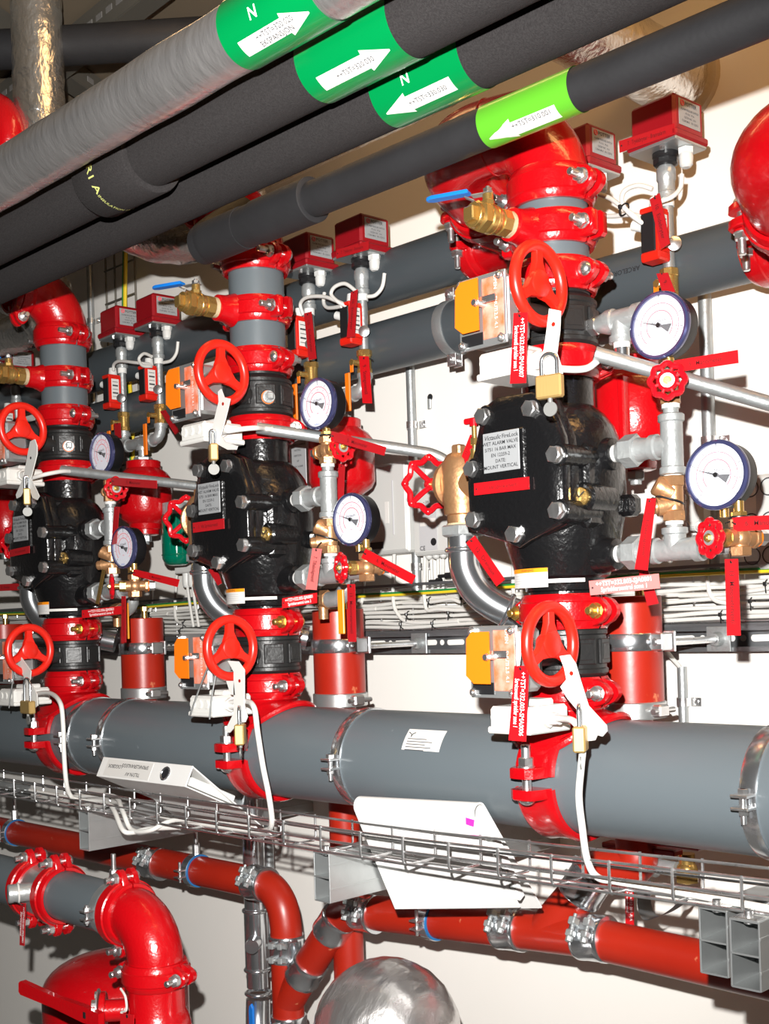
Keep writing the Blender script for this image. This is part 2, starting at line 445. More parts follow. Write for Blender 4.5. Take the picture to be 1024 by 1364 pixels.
def slab(pts, th, mb=None, nrm=None):
    """thin plate from a planar outline, pts on its front face"""
    P = [V(p) for p in pts]; mb = mb or MB(); n = len(P)
    nr = V(nrm).normalized() if nrm is not None else (P[1] - P[0]).cross(P[2] - P[1]).normalized()
    view = V((0, -1.6, 1.5)) - P[0]
    back = -nr if nr.dot(view) > 0 else nr
    ar = V((0, 0, 0))
    for i in range(n): ar += P[i].cross(P[(i + 1) % n])
    if ar.dot(back) > 0: P = P[::-1]
    B = [p + back * th for p in P]
    F = [tuple(range(n)), tuple(range(2 * n - 1, n - 1, -1))] + [(i, i + n, (i + 1) % n + n, (i + 1) % n) for i in range(n)]
    return mb.add(P + B, F)

def tag(tl, tr, bl, lines, label, m=TAGR, ink=INKD, size=.34, ax='CENTER', group=None, tie=None, name='label_tag', th=.0014, br=None, pad=.04):
    """engraved laminate tag: tl, tr, bl in reading order"""
    tl, tr, bl = V(tl), V(tr), V(bl); X = tr - tl; Yd = tl - bl; w_, h_ = X.length, Yd.length
    brp = V(br) if br else tr - Yd
    t = thing(name, label, 'tag', (tl + tr + bl + brp) / 4, group)
    part('plate', slab([tl, tr, brp, bl], th), m, t)
    Xn = X.normalized(); Yn = (Yd - Xn * Yd.dot(Xn)).normalized(); hh = Yd.dot(Yn)
    n = len(lines); mid = (tl + tr + bl + brp) / 4; nr = Xn.cross(Yn)
    for i, s in enumerate(lines):
        sz = hh * size
        off = ((n - 1) / 2 - i) * hh * .42
        if ax == 'LEFT': P = mid - Xn * (w_ * (.5 - pad)) + Yn * off
        else: P = mid + Yn * off
        wid = len(s) * sz * .56
        sx = min(1.0, w_ * .92 / wid) if wid > 0 else 1
        part('lettering', text_mb(s, sz, ax, None, P, Xn, Yn, .0006, sx=sx), ink, t)
    # eyelet, and the black cable tie that holds the tag
    e = mid - Xn * w_ * .455
    part('eyelet', MB().cyl(e - nr * .0002, e + nr * .0005, hh * .075, n=10), INKB, t)
    if tie is not None:
        q = V(tie); mdl = (e + q) / 2 + V((0, 0, .003))
        part('cable_tie', MB().tube([e + nr * .002, mdl, q], .0011, 6, smooth=4), BLKP, t)
    return t

# ------------------------------------------------------------------ large pipes
mb = MB().cyl((-4.6, Y0, 1.245), (.9, Y0, 1.245), .092, n=64)
solo('header_pipe', mb, GREY, 'large slate grey header pipe running along the wall below the valves', 'pipe', (-1.6, Y0, 1.245))
GU, GL = (.27, 2.256, .056), (.27, 2.108, .0545)
t = MB().cyl((-4.6, GU[0], GU[1]), (-1.60, GU[0], GU[1]), GU[2], n=40)
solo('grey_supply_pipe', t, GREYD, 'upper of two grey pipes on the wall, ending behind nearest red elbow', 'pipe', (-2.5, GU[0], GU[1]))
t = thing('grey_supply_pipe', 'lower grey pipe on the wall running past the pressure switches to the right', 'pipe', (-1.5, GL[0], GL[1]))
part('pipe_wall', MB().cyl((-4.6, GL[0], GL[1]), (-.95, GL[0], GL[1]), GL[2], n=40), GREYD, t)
def on_pipe(y, z, R, xc, ang):
    """map lettering u along -x.., v round the pipe; ang = angle of its middle from -y upwards"""
    def fn(u, v, w):
        a = ang + v / R
        return V((xc + u, y - math.cos(a) * (R + w), z + math.sin(a) * (R + w)))
    return fn
def on_pipe_flip(y, z, R, xc, ang):
    def fn(u, v, w):
        a = ang - v / R
        return V((xc - u, y - math.cos(a) * (R + w), z + math.sin(a) * (R + w)))
    return fn
part('lettering', text_mb('ARCELORMITTAL', .0125, 'CENTER', fn=on_pipe_flip(GL[0], GL[1], GL[2], (-1.2247, 0.2170, 2.1056)[0], .05), depth=.0004), INKB, t)

# insulated pipes overhead, all parallel to the wall
def band_mb(y, z, R, x0, x1, a0=0, a1=2 * PI): return MB().lathe((x0, y, z), (1, 0, 0), [(0, R), (x1 - x0, R)], 48, caps=False)
ins = [  # y, z, R
    (-.67, 2.229, .0415), (-.55, 2.223, .045), (-.43, 2.220, .045), (-.31, 2.184, .0283)]
mb = MB().cyl((-3.6, *ins[0][:2]), (.9, *ins[0][:2]), ins[0][2], n=48)
mb = MB(); N_ = 260; pr = []
for i in range(N_ + 1):
    x = i / N_ * 4.5; b = .0016 * mnoise.noise(V((x * 9, 1, 2))) + .012 * math.exp(-((x - 1.62) / .05) ** 2)
    pr.append((x, ins[0][2] + b))
mb.lathe((-3.6, *ins[0][:2]), (1, 0, 0), pr, 48)
FP = solo('foil_wrapped_pipe', mb, FOIL, 'silver foil wrapped pipe overhead with green band, nearest the ceiling edge', 'insulated pipe', (-1.4, *ins[0][:2]))
solo('insulated_pipe', MB().cyl((-3.6, *ins[1][:2]), (.9, *ins[1][:2]), ins[1][2], n=48), INSUL,
     'thick black foam insulated pipe next to the foil pipe, with printed sleeve', 'insulated pipe', (-1.4, *ins[1][:2]))
solo('insulated_pipe', MB().cyl((-3.6, *ins[2][:2]), (.9, *ins[2][:2]), ins[2][2], n=48), INSUL,
     'thick black foam insulated pipe, third from the foil pipe side', 'insulated pipe', (-1.4, *ins[2][:2]))
tp = thing('insulated_pipe', 'thin smooth black insulated pipe with light green band, lowest overhead', 'insulated pipe', (-1.2, *ins[3][:2]))
xe = (-1.7086, -0.3100, 2.1870)[0]
mb = MB().cyl((xe, *ins[3][:2]), (.9, *ins[3][:2]), ins[3][2], n=40)
part('foam_tube', mb, INSUL2, tp)
part('foam_elbow', elbow_mb((xe - .045, *ins[3][:2]), (1, 0, 0), (0, .8, .6), .036, .045, ext=.09), INSUL2, tp)
xs0, xs1 = (-1.5819, -0.3100, 2.1834)[0], (-1.4419, -0.3100, 2.1724)[0]
part('joint_sleeve', MB().lathe((xs0, *ins[3][:2]), (1, 0, 0), [(-.16, .0345), (0, .0345), (0.002, .0365), (xs1 - xs0 - .001, .0365), (xs1 - xs0, .0345), (xs1 - xs0, .027)], 40), INSUL2, tp)
# printed sleeve on the second pipe
sx0, sx1 = (-1.6844, -0.5750, 2.1730)[0], (-1.5401, -0.5750, 2.1686)[0]
ts = thing('foam_sleeve', 'black foam joint sleeve with yellow green print on thick insulated pipe', 'pipe sleeve', (sx0, *ins[1][:2]))
part('sleeve', MB().lathe((sx0, *ins[1][:2]), (1, 0, 0), [(0, .045), (0, .0545), (.003, .056), (sx1 - sx0 - .003, .056), (sx1 - sx0, .0545), (sx1 - sx0, .0455)], 48), INSUL, ts)
def ring_text(y, z, R, xc, ang):
    def fn(u, v, w):
        a = ang - u / R
        return V((xc + v, y - math.cos(a) * (R + w), z + math.sin(a) * (R + w)))
    return fn
part('lettering', text_mb('R1 A', .022, 'LEFT', fn=ring_text(ins[1][0], ins[1][1], .056, sx0 + .055, -.02), depth=.0005), INKY, ts)
part('lettering', text_mb('INSULATION 13  15-0425', .0085, 'LEFT', fn=ring_text(ins[1][0], ins[1][1], .056, sx0 + .05, -.85), depth=.0005), INKY, ts)

# green marker bands with arrow labels
def marker_band(i, x0, x1, m, label, lines, nx, arrow, la=-1.02, nmark=True, dark=BANDG):
    y, z, R = ins[i]; R2 = R + .0012
    t = thing('pipe_marker_band', label, 'pipe marker', ((x0 + x1) / 2, y, z))
    part('band', band_mb(y, z, R2, x0, x1), m, t)
    # white arrow label laid round the pipe
    L = x1 - x0; h = .021
    def P(u, v, w=.0008):
        a = la + v / R2; return V((x0 + u, y - math.cos(a) * (R2 + w), z + math.sin(a) * (R2 + w)))
    mb = MB(); k = 6; u0, u1 = L * .16, L * .84
    if arrow > 0: prof = [(u0, -h / 2, h / 2), (u1 - .03, -h / 2, h / 2), (u1 - .03, -h * .75, h * .75), (u1 + .012, -.001, .001)]
    else: prof = [(u0 - .012, -.001, .001), (u0 + .03, -h * .75, h * .75), (u0 + .03, -h / 2, h / 2), (u1, -h / 2, h / 2)]
    rows = []
    for u, a_, b_ in prof:
        rows.append([P(u, a_ + (b_ - a_) * j / k) for j in range(k + 1)])
    vs_ = [p for r in rows for p in r]; fs_ = []
    for r in range(len(rows) - 1):
        for j in range(k): fs_.append((r * (k + 1) + j, (r + 1) * (k + 1) + j, (r + 1) * (k + 1) + j + 1, r * (k + 1) + j + 1))
    mb.add(vs_, fs_); part('arrow_label', mb, STICK, t)
    for j, s in enumerate(lines):
        part('lettering', text_mb(s, .0100, 'LEFT', fn=lambda u, v, w, j=j: P(u0 + .03 + u, v + ((.0045 - j * .0095) if lines[-1] else 0), .0014)), INKG, t)
    if nmark:
        part('lettering', text_mb('N', .020, 'CENTER', fn=lambda u, v, w: P(L * nx + u, .030 + v, .0009)), INKW, t)
    return t
marker_band(0, (-1.1580, -0.6600, 2.1840)[0], (-0.9982, -0.6600, 2.1885)[0], BANDG, 'green marker band with white arrow label on the foil pipe', ['++TST=320.020', 'EKSPANSJON'], .42, 1)
marker_band(1, (-1.1517, -0.5400, 2.1845)[0], (-0.9876, -0.5400, 2.1860)[0], BANDG, 'middle green marker band, on thick black pipe beside foil pipe', ['++TST=320.030', ''], .5, 1, nmark=False)
marker_band(2, (-1.1417, -0.4200, 2.1763)[0], (-0.9838, -0.4200, 2.1800)[0], BANDG, 'green marker band with left arrow on third overhead pipe', ['++TST=330.030', ''], .42, -1)
marker_band(3, (-1.0711, -0.3000, 2.1599)[0], (-0.9176, -0.3000, 2.1631)[0], BANDL, 'light green marker band on the thin black pipe', ['++TST=310.001'], .5, -1, nmark=False)

# ---- foil ducts and other services above, between the pipes and the wall
mb = MB(); P_ = [(-3.1277, 0.1000, 2.3311), (-3.6017, 0.1000, 2.3853)]
mb = MB().cyl((-2.28, .06, 2.50), (-1.50, .06, 2.50), .062, n=48)
for i, p in enumerate(mb.v): pass
mb = MB(); pr = [(0, .01), (.004, .04), (.012, .056)] + [(.02 + i * .016, .062 + .002 * mnoise.noise(V((i * .9, 3, 1)))) for i in range(44)]
mb.lathe((-1.47, .06, 2.515), (-1, 0, 0), pr, 40)
solo('foil_wrapped_duct', mb, FOILV, 'gold lit foil wrapped duct between black pipes and red elbow', 'insulated pipe', (-2.0, .06, 2.5))
t = thing('foil_wrapped_duct', 'foil wrapped pipe going into the wall behind red switch box', 'insulated pipe', (-1.2078, 0.4200, 2.5061))
c0 = V((-1.2109, 0.4200, 2.5100))
mb = MB(); mb.lathe(c0, (0, -1, 0), [(0, .066)] + [(i * .012, .066 + .0018 * mnoise.noise(V((i * .7, 2, 2)))) for i in range(1, 46)] + [(.56, .05)], 40)
part('foil_wrap', mb, FOILV, t)
part('mortar_collar', MB().lathe(c0 + V((0, .012, 0)), (0, -1, 0), [(0, .085), (.01, .08), (.016, .066)], 32).jitter(.002, 40), MORTAR, t)
# foil elbow hanging above the middle station
q = [V((-2.5204, 0.0200, 2.4893)), V((-2.3937, 0.0300, 2.4142)), V((-2.2853, 0.0500, 2.4089)), V((-2.1788, 0.0800, 2.4651))]
mb = MB().tube([(-2.6046, -0.0600, 2.6134), (-2.4577, -0.0400, 2.4872), (-2.3043, -0.0300, 2.4043), (-2.1879, -0.0100, 2.3773), (-2.1433, 0.0300, 2.4010), (-2.1216, 0.0800, 2.5001)], .062, 32, smooth=10)
mb.jitter(.0035, 38)
solo('foil_wrapped_elbow', mb, FOILV, 'crumpled foil wrapped elbow bulging below the black pipes', 'insulated pipe', (-2.3621, 0.0200, 2.4326))
mb = MB().tube([(-3.4958, 0.0500, 2.3593), (-3.2273, 0.0600, 2.3551), (-3.0705, 0.0700, 2.3476), (-3.0228, 0.1000, 2.3741), (-3.0629, 0.1400, 2.4841)], .052, 28, smooth=8); mb.jitter(.003, 40)
solo('foil_wrapped_elbow', mb, FOILV, 'crumpled foil wrapped pipe behind the left red elbow', 'insulated pipe', (-3.0950, 0.0600, 2.3403))
mb = MB().tube([(-3.1962, -0.0200, 2.4540), (-3.0615, 0.0000, 2.4077), (-2.9964, 0.0200, 2.3666), (-2.9538, 0.0500, 2.2912)], .03, 24, smooth=8); mb.jitter(.002, 50)
solo('foil_wrapped_elbow', mb, FOILV, 'small foil wrapped bend above the left brass valve', 'insulated pipe', (-3.0615, 0.0000, 2.4077))
# vertical foil pipe at top left
mb = MB(); a_, b_ = V((-2.4627, -0.2200, 2.3900)), V((-2.4224, -0.2200, 3.0197)); b_.x, b_.y = a_.x, a_.y
Lh = b_.z - a_.z
mb.lathe(a_, (0, 0, 1), [(i / 60 * Lh, .057 + .0022 * mnoise.noise(V((i * .5, 5, 5)))) for i in range(61)], 40); mb.jitter(.0012, 60)
solo('foil_wrapped_pipe', mb, FOILV, 'vertical crumpled foil wrapped pipe rising at the top left', 'insulated pipe', (a_.x, a_.y, 2.4))
mb = MB().tube([(-2.5634, -0.3000, 2.7069), (-2.4869, -0.3000, 2.6650), (-2.4557, -0.3000, 2.6083), (-2.4734, -0.3000, 2.5520)], .035, 20, smooth=6)
solo('red_pipe_bend', mb, RED, 'red pipe bend at the left edge above the foil pipe', 'pipe', (-2.4777, -0.3000, 2.6453))
mb = MB().cyl((-2.6647, -0.3190, 2.8572), (-2.1181, 0.1120, 2.8354), .043, n=36)
solo('insulated_pipe', mb, INSUL2, 'shiny black pipe crossing under the ceiling beams at top left', 'insulated pipe', (-2.3873, -0.1100, 2.8430))
# ceiling beams of slotted channel
def beam(p, q, w_, h_, label, slots):
    p, q = V(p), V(q); t = thing('ceiling_beam', label, 'beam', (p + q) / 2); X = (q - p).normalized(); L = (q - p).length
    Y = V((0, 0, 1)).cross(X).normalized(); mid = (p + q) / 2
    mb = MB().box(mid, (L, .004, h_), 0, X, Y, (0, 0, 1))
    mb.box(mid + V((0, 0, h_ / 2)) + Y * w_ / 2, (L, w_, .004), 0, X, Y, (0, 0, 1)).box(mid - V((0, 0, h_ / 2)) + Y * w_ / 2, (L, w_, .004), 0, X, Y, (0, 0, 1))
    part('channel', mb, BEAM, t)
    mb = MB()
    for i in range(slots):
        c = p + X * (L * (i + .5) / slots); mb.box(c - Y * .0025, (.028, .002, .014), .0009, X, Y, (0, 0, 1))
    part('slots', mb, CONC, t, kind='stuff')
    return t
beam((-3.4383, -0.0032, 2.9550), (-2.2085, -0.0633, 2.9550), .05, .07, 'slotted steel channel beam crossing under the dim ceiling', 26)
beam((-2.5309, -0.4780, 2.9700), (-2.8969, 0.3234, 2.9700), .06, .05, 'plain steel beam crossing the slotted beam near the ceiling', 2)
beam((-1.9042, 0.1296, 2.9000), (-1.8660, 0.5698, 2.9000), .05, .06, 'steel beam at the ceiling above the green bands', 6)

# ------------------------------------------------------------------ wall: conduits, rail, mesh tray with cables
def conduit(a, b, r, label, clips=()):
    a, b = V(a), V(b); b.x = a.x; y = a.y
    t = thing('conduit', label, 'conduit', (a.x, y, (a.z + b.z) / 2))
    part('tube', MB().cyl(a, b, r, n=18), GALV, t)
    for c in clips:
        c = V((a.x, y, V(c).z))
        part('saddle_clip', MB().lathe(c - V((0, 0, .008)), (0, 0, 1), [(0, r + .001), (0, r + .0025), (.016, r + .0025), (.016, r + .001)], 16).box(c + V((r + .012, .012, 0)), (.022, .002, .016), .0005).box(c + V((-r - .006, .012, 0)), (.012, .002, .016), .0005)
             .cyl(c + V((r + .014, .012, 0)), c + V((r + .014, .008, 0)), .004, n=8), ZINC, t)
    return t
conduit((-1.1582, 0.4000, 2.0900), (-1.1734, 0.4000, 1.5776), .0125, 'thick galvanized conduit on the wall behind the right gauges', ((-1.1648, 0.4000, 1.8175),))
conduit((-1.9211, 0.4000, 2.0888), (-1.9306, 0.4000, 1.5483), .0105, 'galvanized conduit on the wall left of the bronze angle valve', ((-1.9175, 0.4000, 1.9531), (-1.9272, 0.4000, 1.6263)))
conduit((-1.2372, 0.4100, 1.3975), (-1.2430, 0.4100, 1.2366), .0095, 'short galvanized conduit stub with white cable above the right header pipe', ((-1.2396, 0.4100, 1.3300),))
conduit((-2.1974, 0.4100, 1.4088), (-2.2080, 0.4100, 1.1849), .008, 'grey conduit behind the middle rust red drain pipe', ((-2.2014, 0.4100, 1.3249),))
conduit((-3.2920, 0.4000, 2.6507), (-3.3184, 0.4000, 2.0682), .010, 'dark conduit on the wall right of the left red elbow', ((-3.2942, 0.4000, 2.4683),))
conduit((-2.2004, 0.4100, 1.0550), (-2.2296, 0.4100, 0.4337), .011, 'galvanized conduit low on the wall behind the red drain branch')

# slotted strut rail
RZ = 1.450
t = thing('strut_rail', 'long slotted strut rail fixed along the wall at drain clamp height', 'rail', (-1.5, .40, RZ))
x_a, x_b = -4.4, .8
part('rail', MB().box(((x_a + x_b) / 2, .428, RZ), (x_b - x_a, .003, .046)).box(((x_a + x_b) / 2, .405, RZ + .022), (x_b - x_a, .046, .003)).box(((x_a + x_b) / 2, .405, RZ - .022), (x_b - x_a, .046, .003))
     .box(((x_a + x_b) / 2, .383, RZ + .019), (x_b - x_a, .003, .008)).box(((x_a + x_b) / 2, .383, RZ - .019), (x_b - x_a, .003, .008)), DSTEEL, t)
slot = None; x = x_a + .05; k = 0
while x < x_b:
    L = .052 if k % 2 == 0 else .013
    m_ = MB()
    pts = []
    for i in range(12):
        a = 2 * PI * i / 12; pts.append((math.cos(a) * .0065 + (L / 2 - .0065) * (1 if math.cos(a) > 0 else -1), math.sin(a) * .0065))
    m_.prism(pts, (x, .4262, RZ), (1, 0, 0), (0, 0, 1), .0006)
    if -3.6 < x < -.35: part('slot', m_, WALL, t)
    x += .042 if k % 2 == 0 else .042; k += 1
# wire mesh tray standing against the wall
TZ = [1.578, 1.548, 1.520, 1.500, 1.482]
t = thing('wire_mesh_tray', 'zinc wire mesh tray standing against the wall carrying white cables', 'cable tray', (-1.5, .40, 1.53))
mb = MB()
for z in TZ: part('wire', MB().cyl((x_a, .395, z), (x_b, .395, z), .0022, n=6), ZINC, t)
for i in range(50):
    x = x_a + .05 + i * .105
    if x < x_b: part('wire', MB().cyl((x, .398, 1.478), (x, .398, 1.580), .0022, n=6), ZINC, t)
part('edge_rail', MB().box((-1.8, .385, 1.585), (5.2, .03, .006)), DSTEEL, t)
part('edge_rail', MB().box((-1.8, .40, 1.476), (5.2, .045, .006)), DSTEEL, t)
# cables
random.seed(11)
G_ = 'white cables on the wall mesh tray'
def wcable(pts, label, r=.0042, m=CABLE, group=None, smooth=5, name='cable', n=8):
    return solo(name, MB().tube(pts, r, n, smooth=smooth), m, label, 'cable', pts[len(pts) // 2], group)
ys = .386
rows = [1.553, 1.543, 1.532, 1.522, 1.511, 1.497, 1.489]
for i, z in enumerate(rows):
    pts = [(x_a + j * .13, ys - .004 * random.random() - .002 * (i % 2), z + random.uniform(-.0035, .0035)) for j in range(41)]
    wcable(pts, ['top', 'second', 'third', 'fourth', 'fifth', 'sixth', 'lowest'][i] + ' white cable running along the wall mesh tray', .0042, group=G_, smooth=3)
pts = [(x_a + j * .2, .372, 1.568 + .004 * math.sin(j * .9)) for j in range(27)]
t = thing('earth_wire', 'yellow and green earth wire along the top of the mesh tray', 'cable', (-1.5, .372, 1.568))
part('yellow_stripe', MB().tube(pts, .0045, 8, smooth=4), YG, t)
part('green_stripe', MB().tube([(p[0], p[1] - .0008, p[2] + .0024) for p in pts], .0036, 8, smooth=4), GRN, t)
# loops where cables leave the tray, each with its tie
loops = [(-.55, 1), (-.72, -1), (-.86, 1), (-1.02, -1), (-1.16, 1), (-1.62, 1), (-1.75, -1), (-1.88, 1), (-1.98, 1), (-2.08, -1), (-2.24, 1), (-2.86, 1), (-2.98, -1), (-3.1, 1), (-3.25, -1)]
GLP = 'white cables dropping through the wall mesh tray'; GT = 'black cable ties on the wall cables'
for i, (x, s) in enumerate(loops):
    zz = rows[(i * 2 + 3) % 7]
    pts = [(x - .004, .392, 1.66), (x, .381, 1.585), (x + s * .004, .376, 1.55), (x + s * .014, .374, 1.525 if i % 3 else 1.54), (x + s * .045, .374, zz + .004), (x + s * .11, .377, zz), (x + s * .2, .381, zz + .001)]
    wcable(pts, 'white cable bending down into the bundles of the mesh tray', .0044, group=GLP, smooth=6)
def ctie(p, ax, r, group=GT, label='small black cable tie round white cables on the mesh tray'):
    p = V(p); t = thing('cable_tie', label, 'cable tie', p, group)
    part('band', MB().torus(p, ax, r, .0014, 14, 5), BLKP, t)
    x_, y_, z_ = frame(ax)
    part('head', MB().box(p + V((0, -r - .001, .002)), (.006, .006, .007), .001).cyl(p + V((0, -r, 0)), p + V((.004, -r - .006, -.014)), .0012, n=5), BLKP, t)
for i, (x, s) in enumerate(loops):
    for dx, rz in ((.05, 1.515), (.12, 1.545), (.03, 1.493)):
        if (i + int(dx * 100)) % 3 == 0: continue
        ctie((x + s * dx, .380, rz), (1, 0, 0), .009)

# ------------------------------------------------------------------ one sprinkler station, built at the nearest place; the rest are copies
REG = []
def reg(o, tmpl, group=None): REG.append((o, tmpl)); return o
def T(name, tmpl, cat, loc):
    o = thing(name, tmpl.format(s=STN[0]), cat, loc); REG.append((o, tmpl)); return o
def Cp(tmpl, *a, **k):
    o = coupling(*a, label=tmpl.format(s=STN[0]), **k); REG.append((o, tmpl)); return o
Zv, Yv, Xv = V((0, 0, 1)), V((0, 1, 0)), V((1, 0, 0))
C0 = V((X0, Y0, 0))
def at(z): return V((X0, Y0, z))

# mechanical tee clamped round the header
t = T('mechanical_tee', 'red clamped branch tee on the header pipe under the {s}', 'pipe tee', (X0, Y0, 1.245))
R_ = .092
hc = V((X0 + .004, Y0, 1.245))
prf = [(-.036, R_ + .001), (-.036, R_ + .009), (-.030, R_ + .012), (-.014, R_ + .009), (.014, R_ + .009), (.030, R_ + .012), (.036, R_ + .009), (.036, R_ + .001)]
def saddle(up):
    mb = MB(); hint = V((0, -1, 0))
    s = 1 if up else -1
    # half ring round the header: from the front ear over the top (or bottom) to the back ear
    mb.lathe(hc, V((-s, 0, 0)), prf, 32, .10, PI - .10, hint=hint)
    for e in (-1, 1):
        poly = [(R_ - .01, -.030), (R_ + .022, -.027), (R_ + .040, -.020), (R_ + .044, -.008), (R_ + .044, .012), (R_ + .036, .022), (R_ - .01, .030)]
        X_ = V((0, e, 0)); Y_ = Zv.cross(X_) * s
        mb.prism(poly, hc + V((0, 0, s * .0085)), X_, Y_, .0165, .002)
    return mb
mb = saddle(True)
# flared neck: rings that follow the header below and become round above
rings = []
for k in range(9):
    u = k / 8; rad = .094 * (1 - u) ** 2 + .0585 * (1 - (1 - u) ** 2)
    ring = []
    for i in range(40):
        a = 2 * PI * i / 40; dx, dy = math.cos(a) * rad, math.sin(a) * rad * (.92 if u < .3 else 1)
        zb = 1.245 + math.sqrt(max((R_ + .010) ** 2 - min(dy * dy, (R_ + .006) ** 2), 0)); zt = 1.352
        ring.append(V((X0 + dx, Y0 + dy, zb + (zt - zb) * u ** 1.0)))
    rings.append(ring)
mb.loft(rings, caps=False); mb.cyl(at(1.35), at(1.372), .0578, n=36)
rim = [V((X0 + math.cos(a) * .097, Y0 + math.sin(a) * .088, 1.245 + math.sqrt((R_ + .006) ** 2 - (math.sin(a) * .088) ** 2))) for a in [2 * PI * i / 48 for i in range(48)]]
mb.tube(rim, .0065, 8, closed=True)
part('upper_housing', mb, RED, t)
part('lower_housing', saddle(False), RED, t)
for e in (-1, 1):
    c = hc + V((0, e * (R_ + .024), 0)); m2 = MB()
    m2.cyl(c - Zv * .027, c + Zv * .060, .0075, n=14, bev=.001); m2.ball(c - Zv * .025, .013, 16, 6, (1, 1, .7), -Zv, 0, 90)
    b_ = part('bolt', m2, ZINC, t)
    part('nut', MB().hexa(c + Zv * .0262, Zv, .022, .014).cyl(c + Zv * .0245, c + Zv * .0265, .0135, n=18), ZINC, b_)

def cast_marks(o, c, R, words, a0=.15):
    for j, w_ in enumerate(words):
        part('lettering', text_mb(w_, .0105, 'CENTER', fn=lambda u, v, w: V((c.x + (R + .0146) * math.sin(a0 + u / R), c.y - (R + .0146) * math.cos(a0 + u / R), c.z + v + (len(words) - 1) * .006 - j * .012)), depth=.0008), RED, o)
cast_marks(Cp('lower grooved red coupling just above the header tee, {s}', at(1.379), Zv, V((0, -1, 0)), .0575, w=.050, over=.026), at(1.379), .0575, ['114,3', 'FIRELOCK'])
cast_marks(Cp('grooved red coupling with yellow zinc bolts under the black alarm valve, {s}', at(1.508), Zv, V((0, -1, 0)), .0595, w=.056, bm=GOLD, over=.024), at(1.508), .0595, ['FIRELOCK', 'ASSEMBLY'], -.35)
c3 = Cp('red coupling between alarm valve neck and upper butterfly valve, {s}', at(1.902), Zv, V((.62, -.78, 0)), .0595, w=.050, over=.026)
cast_marks(Cp('red coupling above the upper butterfly valve with round bolt heads, {s}', at(2.040), Zv, V((0, -1, 0)), .058, w=.052, head=True), at(2.040), .058, ['FIRELOCK', '4 / 114,3'], .35)

